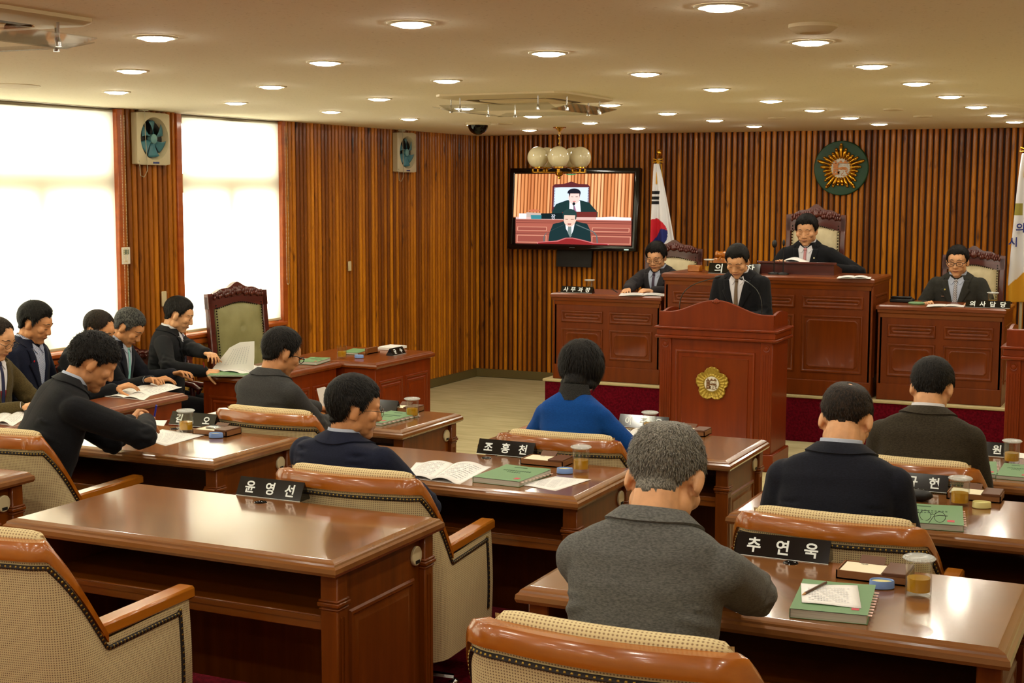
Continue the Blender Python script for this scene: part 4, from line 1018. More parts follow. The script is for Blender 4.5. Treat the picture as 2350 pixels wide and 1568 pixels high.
nameplate('의 장', 1625, 627, 1.354, 'nameplate with 의 and 장 on the tall chairman desk', .44, .085, sz=.085)
nameplate('의사담당', 2215, 705, 1.147, 'nameplate 의사담당 on the right platform desk', .33, .055, sz=.05)

def glassmat(name, col, rough=0.0, ior=1.45):
    m = mat(name, (255, 255, 255), rough, trans=1, ior=ior); m.node_tree.nodes['Principled BSDF'].inputs['Base Color'].default_value = (*col, 1); return m
M_tumbler = clearmat('cut glass', (.97, .98, .96), .05, .05); M_tea = mat('barley tea', (204, 150, 20), .08, alpha=.85)
def make_glass(lid=True, name='lidded_tea_glass'):
    t = thing(name, 'x', 'glass'); n = 40; H = .098; r = .0365
    def prof(k): return r*(1+.018*cos(20*2*pi*k/n))
    b = MB(); v = []; f = []
    rings = [(0, .96, .0), (.004, 1, 0), (.05, 1, 1), (.062, 1.0, 0), (H, 1.02, 0), (H, .93, 0), (.012, .90, 0)]
    for z, s_, cut in rings:
        for k in range(n): rr = r*s_*(1-(.035*(k % 2) if .003 < z < .055 and s_ > .95 else 0)); v.append((rr*cos(2*pi*k/n), rr*sin(2*pi*k/n), z))
    m_ = len(rings)
    for q in range(m_-1): f += [(q*n+k, q*n+(k+1) % n, (q+1)*n+(k+1) % n, (q+1)*n+k) for k in range(n)]
    f += [tuple(range(n))[::-1], tuple(range((m_-1)*n, m_*n))]
    b.add(v, f); b.build('tumbler', M_tumbler, t, 25)
    b = MB(); b.lathe([(.0001, .0125), (.0322, .0125), (.0325, .050), (.0001, .050)], 32, cap=False); b.build('tea', M_tea, t, 30)
    if lid:
        b = MB(); v = []; f = []; n = 48
        P = [(.0001, H+.004), (.028, H+.004), (.032, H+.001), (.040, H+.003), (.0455, H+.008), (.0405, H+.0135), (.034, H+.010), (.024, H+.007), (.0001, H+.007)]
        for rr, z in P:
            for k in range(n): s_ = 1+(.035*cos(24*2*pi*k/n) if rr > .038 else 0); v.append((rr*s_*cos(2*pi*k/n), rr*s_*sin(2*pi*k/n), z))
        for q in range(len(P)-1): f += [(q*n+k, q*n+(k+1) % n, (q+1)*n+(k+1) % n, (q+1)*n+k) for k in range(n)]
        b.add(v, f); b.build('lid', mat('frosted lid', (215, 220, 216), .15, alpha=.45), t, 40)
    return t
g0 = make_glass(); gg = 'lidded glasses of barley tea'
G = [(2107, 1366, Z1, 'largest looking lidded tea glass, on the grey haired man\'s desk'), (427, 991, Z2, 'lidded tea glass before the half hidden nameplate of the writing man'), (1333, 1082, Z2, 'lidded tea glass right of the blue dish, middle row desk with the booklet'),
     (2202, 1160, Z2, 'lidded tea glass beside the pale yellow dish'), (946, 958, Z3, 'lidded tea glass on the front row desk nearest the windows'), (1491, 992, Z3, 'lidded tea glass before the nameplate beside the woman in blue'),
     (2321, 1063, Z3, 'lidded tea glass nearest the right edge, front row desk'), (1353, 668, 1.147, 'lidded glass on the left platform desk under the television'), (2278, 702, 1.147, 'lidded glass at the right end of the right platform desk'), (1627, 624, 1.354, 'lidded glass left of the chairman nameplate')]
for k, (px, py, z, lab) in enumerate(G):
    q = at(px, py, z=z)
    if z in (1.147, 1.354): q = at(px, py-4, y={1353: 11.66, 2278: 11.68, 1627: 11.66}[px]); q.z = z-.002
    q.z += .001
    if k == 0: g0.location = q; g0['label'] = lab; g0['group'] = gg
    else: dup(g0, q, random.uniform(0, .2), lab, gg)
og = make_glass(False, 'tea_glass'); og.location = at(785, 822, z=.752); tag(og, 'open glass of tea on the red joined desks', 'glass')

M_green = mat('green cover', (104, 140, 96), .6); M_tab = mat('index tabs', (226, 190, 176), .6)
def quad_of(px, z): return [at(x, y, z=z) for x, y in px]
def book(label, px, z, th=.022, tabs=True, name='green_book', group='green council books', lines=True, slip=True):
    """px: far left, far right, near right, near left corners as seen on the page top"""
    Q = quad_of(px, z+th); c = sum(Q, Vector())/4; ux = ((Q[1]-Q[0])+(Q[2]-Q[3])).normalized(); w = ((Q[1]-Q[0]).length+(Q[2]-Q[3]).length)/4; uy = Vector((0, 0, 1)).cross(ux); d = ((Q[0]-Q[3]).length+(Q[1]-Q[2]).length)/4
    t = thing(name, label, 'book', (c.x, c.y, z+.001), atan2(ux.y, ux.x), group)
    b = MB(); b.box(-w+.002, w-.003, -d+.002, d-.002, .001, th-.001); b.build('pages', mat('page block', (206, 204, 192), .7, vary=((170, 168, 156), 3, (1, 1, 400))), t, 0)
    b = MB(); b.grid(lambda u, v: (-w+2*w*u, -d+2*d*v, th+.0012+.004*max(0, v-.8)*5*abs(u-.5)), 8, 8); b.box(-w, w, -d, d, 0, .001); b.box(-w-.0005, -w+.001, -d, d, .0, th); b.build('cover', M_green, t, 60)
    if lines:
        b = MB(); rn = random.Random(len(label)); 
        b.box(-w*.45, w*.1, d*.72, d*.80, th+.0014, th+.0018)
        for k in range(12): x = -w*.6+k*w*.1; b.box(x, x+w*.06, d*.25, d*.36, th+.0014, th+.0018)
        for k in range(6): x = -w*.3+k*w*.1; b.box(x, x+w*.06, d*.05, d*.13, th+.0014, th+.0018)
        b.build('cover_print', mat('cover print', (44, 78, 46), .7), t, 0)
        if slip:
            b = MB(); b.box(w*.55, w*.75, -d*.75, -d*.55, th+.0014, th+.0019); b.build('red_stamp', mat('stamp red', (190, 70, 80), .7), t, 0)
    if tabs:
        for k in range(9):
            y = -d+.012+k*(2*d-.03)/8; zt = th*(.85-.07*k)
            b = MB(); b.box(w-.004, w+.010, y, y+.014, zt-.0006, zt); b.build('index_tab', M_tab, t, 0)
    return t
book('green book with a white sheet and a pencil on it, grey haired man\'s desk', [(1843, 1332), (2030, 1348), (1970, 1413), (1812, 1398)], Z1, .024)
book('green book between the open booklet and the loose white sheet', [(1155, 1067), (1258, 1078), (1200, 1108), (1092, 1096)], Z2, .022)
book('green book with folded eyeglasses lying on it', [(2060, 1155), (2224, 1165), (2196, 1207), (2035, 1196)], Z2, .022)
book('green book by the hidden nameplate, front row desk nearest the windows', [(872, 943), (938, 948), (902, 974), (835, 966)], Z3, .016)
book('narrow visible green book beside the man in dark brown', [(2225, 1058), (2293, 1062), (2283, 1090), (2215, 1086)], Z3, .016)
book('green book cut off by the right edge of the view', [(2300, 1064), (2372, 1070), (2362, 1098), (2290, 1092)], Z3, .016, tabs=False)
book('green book behind the head of the man in charcoal jacket', [(700, 820), (744, 822), (742, 832), (695, 831)], .752, .02, tabs=False)
book('thin green book under the raised document', [(500, 851), (585, 852), (560, 862), (470, 862)], .752, .008, tabs=False, lines=False)
book('green book lying beyond the blue dish on the red desk', [(800, 800), (838, 802), (836, 811), (790, 810)], .752, .012, tabs=False, lines=False)

def sheet(label, px, z, lines=True, name='paper_sheet', cat='paper', group=None, n=1):
    Q = quad_of(px, z); c = sum(Q, Vector())/4; t = thing(name, label, cat, (c.x, c.y, z), group=group); q = [p-c for p in Q]
    def fn(u, v): p = (q[3]*(1-u)+q[2]*u)*(1-v)+(q[0]*(1-u)+q[1]*u)*v; return (p.x, p.y, .0015+.0012*sin(u*5+v*3))
    b = MB(); b.grid(fn, 6, 6); o = b.build('page', M_paper, t, 60); so = o.modifiers.new('s', 'SOLIDIFY'); so.thickness = .0006*n
    if lines:
        b = MB()
        for r in range(9 if lines is True else lines):
            v = .82-r*.08; e = .3 if r else .25; a_ = .12 if r else .3; z_ = .0035
            A, B_ = fn(a_, v), fn(1-e*.6, v); A2, B2 = fn(a_, v-.02), fn(1-e*.6, v-.02)
            m_ = 14
            for k in range(m_):
                if (k*7+r*5) % 6 == 0: continue
                l = lambda P, Q_, s_: tuple(P[i]+(Q_[i]-P[i])*s_ for i in (0, 1))
                p0, p1, p2, p3 = l(A, B_, k/m_), l(A, B_, (k+.7)/m_), l(A2, B2, (k+.7)/m_), l(A2, B2, k/m_)
                b.add([(p0[0], p0[1], z_), (p1[0], p1[1], z_), (p2[0], p2[1], z_), (p3[0], p3[1], z_)], [(3, 2, 1, 0)])
        b.build('print', mat('grey text', (186, 186, 190), .8), t, 0)
    return t
sheet('white form sheet lying on the green book under a pencil', [(1838, 1340), (1968, 1346), (1977, 1397), (1840, 1384)], Z1+.0275)
sheet('loose white sheet at the right corner of the middle row desk', [(1275, 1094), (1357, 1102), (1275, 1127), (1194, 1114)], Z2)
sheet('white sheet under the writing man\'s hands', [(372, 986), (470, 1000), (380, 1024), (330, 1010)], Z2)
sheet('small white paper beside the hidden hand at the front of the writing man', [(352, 964), (384, 966), (376, 978), (345, 976)], Z2, False)
sheet('white paper edge at the right rim of the front row desk', [(2338, 1040), (2368, 1042), (2360, 1054), (2330, 1052)], Z3, False)
sheet('white papers scattered beside the raised document', [(560, 842), (622, 846), (612, 856), (552, 853)], .758, 4)

def booklet(label, px, z, th=.006, lift=.02, group='open booklets', name='open_booklet', open_page=0):
    """open two-page booklet; px far left, far right, near right, near left"""
    Q = quad_of(px, z); c = sum(Q, Vector())/4; t = thing(name, label, 'booklet', (c.x, c.y, z), group=group); q = [p-c for p in Q]
    for half in (0, 1):
        def fn(u, v, half=half):
            g = half*.5+u*.5; p = (q[3]*(1-g)+q[2]*g)*(1-v)+(q[0]*(1-g)+q[1]*g)*v; a = abs(g-.5)*2
            return Vector((p.x, p.y, .001+lift*max(0, sin(min(1, a*1.25)*pi))**.8*.8*(1 if half else .8)+th*.6*(1-a)))
        b = MB(); b.grid(fn, 14, 4); o = b.build('page', M_paper, t, 70); so = o.modifiers.new('s', 'SOLIDIFY'); so.thickness = .0012; so.offset = -1
        b = MB()
        for r in range(10):
            v = .86-r*.075
            for k in range(12):
                if (k*5+r*3) % 7 == 0: continue
                u0, u1 = .14+k*.06, .14+k*.06+.045; P = [fn(u0, v), fn(u1, v), fn(u1, v-.018), fn(u0, v-.018)]; P = [p+Vector((0, 0, .0012)) for p in P]; b.add([tuple(p) for p in P], [(3, 2, 1, 0)])
        b.build('print', mat('grey text'), o, 0)
    def bl(u, v): p = (q[3]*(1-u)+q[2]*u)*(1-v)+(q[0]*(1-u)+q[1]*u)*v; return (p.x, p.y, .0005)
    b = MB(); b.grid(bl, 2, 2); o = b.build('back_cover', M_paper, t, 0); so = o.modifiers.new('s', 'SOLIDIFY'); so.thickness = .001
    return t
booklet('open booklet right of the man in navy suit, middle row desk', [(955, 1062), (1128, 1072), (1055, 1112), (925, 1096)], Z2)
booklet('open booklet before the woman in blue', [(1395, 990), (1500, 994), (1482, 1024), (1380, 1016)], Z3, lift=.03)
booklet('open booklet before the grey haired official with pale tie', [(318, 884), (418, 889), (345, 909), (262, 901)], .742)
booklet('second open booklet under the first on the low window desk', [(280, 897), (355, 902), (330, 919), (240, 910)], .742, lift=.015)
booklet('open booklet before the man in checked shirt', [(60, 932), (125, 936), (92, 954), (18, 948)], .742)
booklet('open booklet over a green one at the left edge', [(0, 945), (70, 952), (30, 978), (-40, 968)], .742)
booklet('open booklet on the left platform desk under the officer\'s hands', [(1425, 673), (1532, 675), (1530, 680), (1420, 679)], 1.146, lift=.008)
booklet('open booklet on the chairman desk right corner', [(1925, 634), (2000, 636), (1998, 640), (1920, 639)], 1.353, lift=.012)
booklet('open booklet before the officer with striped tie', [(2130, 699), (2215, 701), (2212, 705), (2126, 704)], 1.146, lift=.006)
# the document with a raised page
t = booklet('open document with one page raised upright, on the near red desk', [(545, 838), (640, 846), (560, 858), (470, 850)], .761, lift=.012)
cz = t.location; b = MB(); hA = at(487, 848, y=8.16)-cz; hB = at(582, 853, y=8.16)-cz; hC = at(584, 785, y=8.22)-cz; hD = at(548, 790, y=8.2)-cz; hM = at(500, 828, y=8.18)-cz
P = [at(x, y, y=8.18)-cz for x, y in ((488, 846), (505, 825), (527, 798), (550, 786), (584, 783), (584, 820), (582, 850))]
b.add([tuple(p) for p in P], [tuple(range(len(P)))]); o = b.build('raised_page', M_paper, t, 0); so = o.modifiers.new('s', 'SOLIDIFY'); so.thickness = .001
b = MB()
for r in range(8):
    A = at(515+r*7, 838-r*.5, y=8.175)-cz; B_ = at(537+r*5, 800-r*1, y=8.175)-cz; W_ = Vector((.004, 0, 0))
    for k in range(9):
        p, q_ = A.lerp(B_, k/9), A.lerp(B_, (k+.7)/9); b.add([tuple(p), tuple(p+W_), tuple(q_+W_), tuple(q_)], [(0, 1, 2, 3)])
b.build('page_print', mat('grey text'), t, 0)

M_box = mat('tan leatherette', (128, 84, 46), .5); M_boxd = mat('brown leatherette', (92, 54, 26), .5)
def memo_box(label, px, py, z, phone=False, sc_=1, rz=0):
    """px, py: near left bottom corner"""
    q = at(px, py, z=z); t = thing('memo_box', label, 'memo box', (q.x, q.y, z+.001), rz, 'brown desk memo boxes')
    w, d, h = .205*sc_, .125*sc_, .026
    b = MB(); b.box(0, w, 0, d, 0, .004); 
    for a in ((0, .004, 0, d), (w-.004, w, 0, d), (0, w, 0, .004), (0, w, d-.004, d)): b.box(*a, 0, h)
    b.build('tray', M_box, t, 0)
    b = MB(); b.box(.008, w*.62, .006, d-.008, .004, h-.002); b.build('memo_pad', mat('memo paper', (236, 226, 196), .6), t, 0)
    b = MB(); b.box(w*.65, w-.002, -.001, d+.001, h-.004, h+.008, .002); b.build('lid_flap', M_boxd if not phone else M_box, t)
    b = MB(TR(w*.22, d+.006, h+.006, rx=.5)); b.box(0, w*.36, -.018, .018, 0, .002); b.build('clip_flap', M_boxd, t, 0)
    b = MB(); v, f = text_mb('메모', .012, .0003); b.M = FR((w*.31, d*.82, h-.0012), (1, 0, 0), (0, 1, 0)); b.add(v, f); b.build('lettering', M_ink, t, 0)
    return t
memo_box('memo box with pad right of the largest looking nameplate', 1918, 1328, Z1)
mb = memo_box('memo box with a smartphone lying on its pad', 442, 997, Z2)
memo_box('memo box behind the blue dish, desk with the open booklet', 1194, 1066, Z2)
memo_box('memo box behind the pale yellow dish', 2172, 1145, Z2)
memo_box('memo box on the front row desk nearest the windows', 880, 944, Z3)
memo_box('memo box right of the woman\'s nameplate', 1532, 997, Z3)
q = at(500, 985, z=Z2+.03); t = thing('smartphone', 'dark grey smartphone lying on the memo box', 'phone', (q.x-.02, q.y+.045, Z2+.026), .1)
b = MB(); b.box(-.065, .065, -.034, .034, 0, .008, .003); b.build('body', M_chrome, t); b = MB(); b.box(-.062, .062, -.031, .031, .0078, .0086); b.build('screen', mat('phone glass', (40, 44, 46), .1), t, 0)
def dish(label, px, py, z, col, sponge=(214, 206, 140)):
    q = at(px, py, z=z); t = thing('stamp_dish', label, 'dish', (q.x, q.y, z+.001), .3, 'small oval moistener dishes'); b = MB(); n = 28; v = []; f = []
    P = [(0, .92), (.002, 1), (.022, .97), (.024, .93), (.022, .86), (.017, .84)]
    for h, s_ in P: v += [(.036*s_*cos(2*pi*k/n)*(1+.12*cos(2*pi*k/n)), .025*s_*sin(2*pi*k/n), h) for k in range(n)]
    for r in range(len(P)-1): f += [(r*n+k, r*n+(k+1) % n, (r+1)*n+(k+1) % n, (r+1)*n+k) for k in range(n)]
    f.append(tuple(range(n))[::-1]); f.append(tuple(range((len(P)-1)*n, len(P)*n))); b.add(v, f); b.build('cup', mat('dish '+str(col), col, .35), t, 40)
    b = MB(); v = [(.031*cos(2*pi*k/n)*(1+.1*cos(2*pi*k/n)), .021*sin(2*pi*k/n), .0185) for k in range(n)]; b.add(v, [tuple(range(n))]); b.build('sponge', mat('sponge', sponge, .9), t, 0)
blue = (116, 148, 206)
dish('pale blue oval dish between green book and largest tea glass', 2020, 1350, Z1, blue); dish('pale blue oval dish on the writing man\'s desk', 494, 1005, Z2, blue)
dish('pale blue oval dish left of the tea glass, desk with the open booklet', 1294, 1087, Z2, blue); dish('pale yellow oval dish beside the memo box', 2250, 1166, Z2, (214, 206, 140)); dish('pale blue dish on the red joined desks', 823, 822, .752, blue)
# pencil, glasses, camera case
t = thing('pencil', 'brown pencil lying across the white form sheet', 'pencil', at(1868, 1352, z=Z1+.034))
A, B_ = at(1840, 1366, z=Z1+.033)-t.location, at(1896, 1337, z=Z1+.033)-t.location; dv = B_-A
b = MB(); b.tube([A+dv*.12, B_], .0038, 6); b.build('shaft', mat('pencil brown', (82, 56, 44), .35), t, 20); b = MB(); b.tube([A, A+dv*.12], [.0005, .0038], 6); b.build('tip', mat('pencil wood', (196, 150, 96), .6), t)
def specs_mesh(b, w=.068, r=.004, wr=.0011, lens_h=.019, temple=.125, fold=False):
    for s in (-1, 1):
        b.tube([(s*.033+.0245*cos(a)*(1+.06*cos(2*a)), -lens_h*0+.0, lens_h*sin(a)) for a in [2*pi*k/20 for k in range(20)]], wr, 5, closed=True)
        b.tube([(s*.057, 0, .006), (s*.070, .004, .007), (s*.073, temple*.5, .006), (s*.072, temple*.8, 0), (s*.070, temple, -.025)], wr*1.1, 5)
    b.tube([(-.009, 0, .004), (0, .001, .008), (.009, 0, .004)], wr, 5)
t = thing('eyeglasses', 'folded thin eyeglasses lying on the green book', 'eyeglasses', at(2140, 1185, z=Z2+.045), rot=(.2, .1, 2.6))
b = MB(); specs_mesh(b, temple=.1); b.build('frame', M_blackm, t, 60)
t = thing('camera_case', 'black camera pouch beside the arm of the man in navy', 'case', at(2108, 1150, z=Z2)); b = MB(); b.ball((0, 0, .024), (.055, .034, .024), 16, 10); b.build('pouch', M_blackm, t, 180)
b = MB(); b.box(-.03, .03, -.002, .006, .038, .0495, .003); b.build('zip_flap', M_black, t)
# things on the platform desks and the red desks
t = thing('gavel_block', 'small wooden gavel block at the left end of the chairman desk', 'block', (at(1595, 625, y=11.7).x, 11.7, 1.352)); b = MB(); b.box(-.055, .055, -.04, .04, 0, .055, .006); b.build('block', M_arm, t)
t = thing('gavel', 'turned wooden gavel lying behind the chairman nameplate', 'gavel', (at(1655, 600, y=11.95).x, 11.95, 1.352)); b = MB(TR(0, 0, .14, ry=pi/2)); b.lathe([(.0001, -.045), (.03, -.045), (.033, -.03), (.024, -.02), (.026, 0), (.024, .02), (.033, .03), (.03, .045), (.0001, .045)], 20, cap=False); b.build('head', M_arm, t)
b = MB(); b.tube([(0, 0, .12), (.02, -.15, .10)], .009, 8); b.box(-.06, .06, -.06, .06, 0, .11, .01); b.build('handle', M_arm, t)
for px, lab in ((1776, 'left desk microphone before the chairman'), (1797, 'right desk microphone before the chairman')):
    q = at(px, 628, y=11.62); h = at(px, 560 if px == 1776 else 558, y=11.62).z-1.352
    t = thing('desk_microphone', lab, 'microphone', (q.x, 11.62, 1.352)); b = MB(); b.lathe([(.0001, 0), (.05, 0), (.048, .012), (.01, .02), (.0001, .02)], 20, cap=False); b.build('base', M_blackm, t)
    b = MB(); b.tube([(0, 0, .01), (0, 0, h-.03)], .005, 6); b.build('stem', M_blackm, t); b = MB(); b.ball((0, 0, h), (.022, .022, .034) if px == 1776 else (.012, .012, .03), 12, 8); b.build('windscreen', M_blackm, t, 180)
t = thing('telephone', 'dark desk telephone at the left end of the right platform desk', 'telephone', (at(2070, 697, y=11.8).x, 11.8, 1.145)); b = MB(); b.box(-.09, .09, -.07, .07, 0, .03, .008); b.build('base', M_blackm, t); b = MB(); b.box(-.085, .085, -.06, -.02, .032, .05, .008); b.build('handset', M_blackm, t)
t = thing('green_pad', 'flat green oval pad on the right platform desk', 'pad', (at(2103, 700, y=11.62).x, 11.62, 1.146)); b = MB(); b.lathe([(.0001, 0), (.062, 0), (.066, .01), (.05, .018), (.0001, .018)], 24, cap=False); b.build('pad', M_green, t)
t = thing('tray_box', 'brown wooden memo case standing on the protruding red desk', 'case', at(832, 815, z=.751)); b = MB(); b.box(-.20, .04, 0, .20, 0, .012); b.box(.02, .04, 0, .17, 0, .055, .003); b.build('case', mat('case wood', (120, 70, 24), .4), t)
t = thing('document_stack', 'stack of white papers behind the nameplate 군수', 'papers', at(888, 804, z=.752)); b = MB(); b.box(-.09, .06, 0, .22, 0, .02, .001); b.build('papers', M_paper, t); b = MB(); b.box(-.085, .05, .02, .2, .0205, .024); b.build('top_sheet', M_paper, t, 0)
t = thing('ballpoint_pen', 'black pen in the hand of the officer left of the tall desk', 'pen', at(1415, 668, y=11.72)); b = MB(); b.tube([(.02, 0, -.02), (-.05, 0, .02)], .004, 6); b.build('barrel', M_blackm, t); b = MB(); b.tube([(.02, 0, -.02), (.026, 0, -.0235)], [.004, .001], 6); b.build('tip', M_chrome, t)
# ------------------------------------------------------------------ people
def skinmat(name, c, c2=None):
    m = mat(name, c, .5, spec=.35, vary=(c2 or tuple(int(k*.9) for k in c), 18)); b = m.node_tree.nodes['Principled BSDF']
    b.inputs['Subsurface Weight'].default_value = 0; return m
SK = [skinmat('skin warm', (222, 166, 120)), skinmat('skin tan', (206, 146, 98)), skinmat('skin light', (232, 184, 144))]
def cloth(name, c, c2=None, sc=520):
    return mat(name, c, .85, spec=.12, sheen=.05, bump=(sc, .15), vary=(c2 or tuple(min(255, int(k*1.2)+3) for k in c), 420, (.3, .3, 1)))
M_brow = mat('brow hair', (24, 18, 14), .7); M_lip = mat('lip', (150, 84, 68), .5); M_shoe = mat('shoe leather', (14, 13, 13), .3)
def hairmat(name, c, c2, sc=160):
    return mat(name, c, .62, spec=.22, vary=(c2, sc, (1, 1, .35), (.4, .62)), bump=(240, .3, (1, 1, .25)))
HB = hairmat('black hair', (10, 9, 8), (26, 22, 18)); HG = hairmat('grey hair', (70, 67, 60), (132, 128, 118), 300); HM = hairmat('greying hair', (26, 26, 26), (84, 84, 80)); HD = hairmat('dark brown hair', (20, 15, 11), (46, 34, 24))

def capsule(b, a, c, ra, rb=None, fx=1, n=14):
    """tapered limb with round ends"""
    rb = ra if rb is None else rb; a = Vector(a); c = Vector(c); d = c-a; L = d.length
    if L < 1e-6: b.ball(a, ra, n, 8); return
    P = []; R = []; 
    for k in range(5): t = -pi/2+pi/2*k/4; P.append(a+d/L*ra*sin(t)); R.append(max(.0005, ra*cos(t)))
    for k in range(1, 4): P.append(a+d*k/4); R.append(ra+(rb-ra)*k/4)
    for k in range(5): t = pi/2*k/4; P.append(c+d/L*rb*sin(t)); R.append(max(.0005, rb*cos(t)))
    b.tube(P, R, n, True, fx)
def ell(b, c, r, M=None, nu=20, nv=14):
    M0 = b.M; b.M = M0 @ Matrix.Translation(c) @ (M or Matrix.Identity(4)); b.ball((0, 0, 0), r, nu, nv); b.M = M0
def remesh(mb, vox, smooth=2, sf=.5):
    me = mb.mesh('tmp', [], 0); o = bpy.data.objects.new('tmp', me); C.objects.link(o)
    r = o.modifiers.new('r', 'REMESH'); r.mode = 'VOXEL'; r.voxel_size = vox; r.adaptivity = 0
    if smooth: s = o.modifiers.new('s', 'SMOOTH'); s.iterations = smooth; s.factor = sf
    dg = bpy.context.evaluated_depsgraph_get(); out = bpy.data.meshes.new_from_object(o.evaluated_get(dg)); bpy.data.objects.remove(o); bpy.data.meshes.remove(me)
    out.materials.clear(); out.polygons.foreach_set('use_smooth', [True]*len(out.polygons)); return out
def bvh_of(me):
    return BVHTree.FromPolygons([v.co[:] for v in me.vertices], [p.vertices[:] for p in me.polygons])
def link(name, me, m, parent=None):
    me.name = name
    if m: me.materials.append(m)
    o = bpy.data.objects.new(name, me); C.objects.link(o)
    if parent is not None: o.parent = parent
    return o
def head_shapes(b, M, fat=1.0, nose=1.0, jaw=1.0):
    def E(c, r, R=None): M0 = b.M; b.M = M; ell(b, c, r, R); b.M = M0
    def Cp(a, c, ra, rb=None): M0 = b.M; b.M = M; capsule(b, a, c, ra, rb); b.M = M0
    E((0, -.014, .032), (.0775, .098, .086)); E((0, .022, -.018), (.066*fat, .070, .088)); E((0, .034, .03), (.062, .060, .055))
    E((0, .060, -.092), (.028*jaw, .028, .022)); E((0, .040, -.070), (.045*fat*jaw, .045, .035))
    for s in (-1, 1):
        E((s*.048*fat, .004, -.058), (.020, .030, .030)); E((s*.043*fat, .062, -.014), (.024, .022, .024)); E((s*.030, .0735, .006), (.0155, .0125, .0115))
        E((s*.011, .096, -.029), (.009, .010, .008)); E((s*.030, .058, -.045), (.024, .026, .028))
        E((s*.079, -.010, -.006), (.009, .017, .033), Matrix.Rotation(-.25, 4, 'X') @ Matrix.Rotation(s*-.35, 4, 'Z')); E((s*.074, .0, -.006), (.010, .010, .022)); E((s*.077, -.002, -.030), (.007, .009, .010))
    Cp((0, .082, .020), (0, .100*nose+.001, -.024), .0085, .0125); Cp((-.038, .078, .026), (.038, .078, .026), .011); E((0, .084, .026), (.03, .010, .012))
    E((0, .079, -.058), (.025, .014, .014)); E((0, .083, -.051), (.021, .010, .005)); E((0, .082, -.062), (.019, .011, .006))
def hand_shapes(b, W, d, nrm, side, curl=.5, spread=.12, thumb=.6):
    """wrist W, finger direction d, palm normal nrm (pointing out of the palm)"""
    d = Vector(d).normalized(); n_ = Vector(nrm); n_ = (n_-d*n_.dot(d)).normalized(); s = d.cross(n_)*side
    W = Vector(W)
    for k in range(4):
        o = (-.030+.020*k); capsule(b, W+s*o*.55+d*.012, W+s*o+d*.082, .0145, .0115, n=10)
    L = (.070, .078, .072, .056)
    for k in range(4):
        o = (-.031+.0208*k); base = W+s*o+d*(.086-.004*abs(k-1)); ang = curl*.55+.05*k; dr = d*cos(ang)+n_*sin(ang)+s*(spread*(k-1.5)*.5); p = base
        for q, fr in enumerate((.45, .32, .25)):
            dr = dr.normalized(); e = p+dr*L[k]*fr; capsule(b, p, e, .0088-.0009*q, .0081-.0009*q, n=8); p = e; ang += curl*.75; dr = d*cos(ang)+n_*sin(ang)+s*(spread*(k-1.5)*.4)
    p = W-s*.030+d*.022+n_*.006; dr = (d*.75-s*.8+n_*thumb).normalized()
    for q, (l, r) in enumerate(((.040, .0125), (.032, .0105), (.024, .0092))):
        e = p+dr*l; capsule(b, p, e, r, r*.9, n=8); p = e; dr = (dr+d*.35+n_*.25*thumb).normalized()
def ik(S, T, l1, l2, pole):
    S, T, pole = Vector(S), Vector(T), Vector(pole); v = T-S; L = min(v.length, (l1+l2)*.995); v.normalize()
    a = (l1*l1-l2*l2+L*L)/(2*L); h = sqrt(max(0, l1*l1-a*a)); p = (pole-v*pole.dot(v)).normalized()
    return S+v*a+p*h, S+v*L
def lineM(pos, yaw, pitch, roll=0):
    return Matrix.Translation(pos) @ Matrix.Rotation(yaw, 4, 'Z') @ Matrix.Rotation(-pitch, 4, 'X') @ Matrix.Rotation(roll, 4, 'Y')

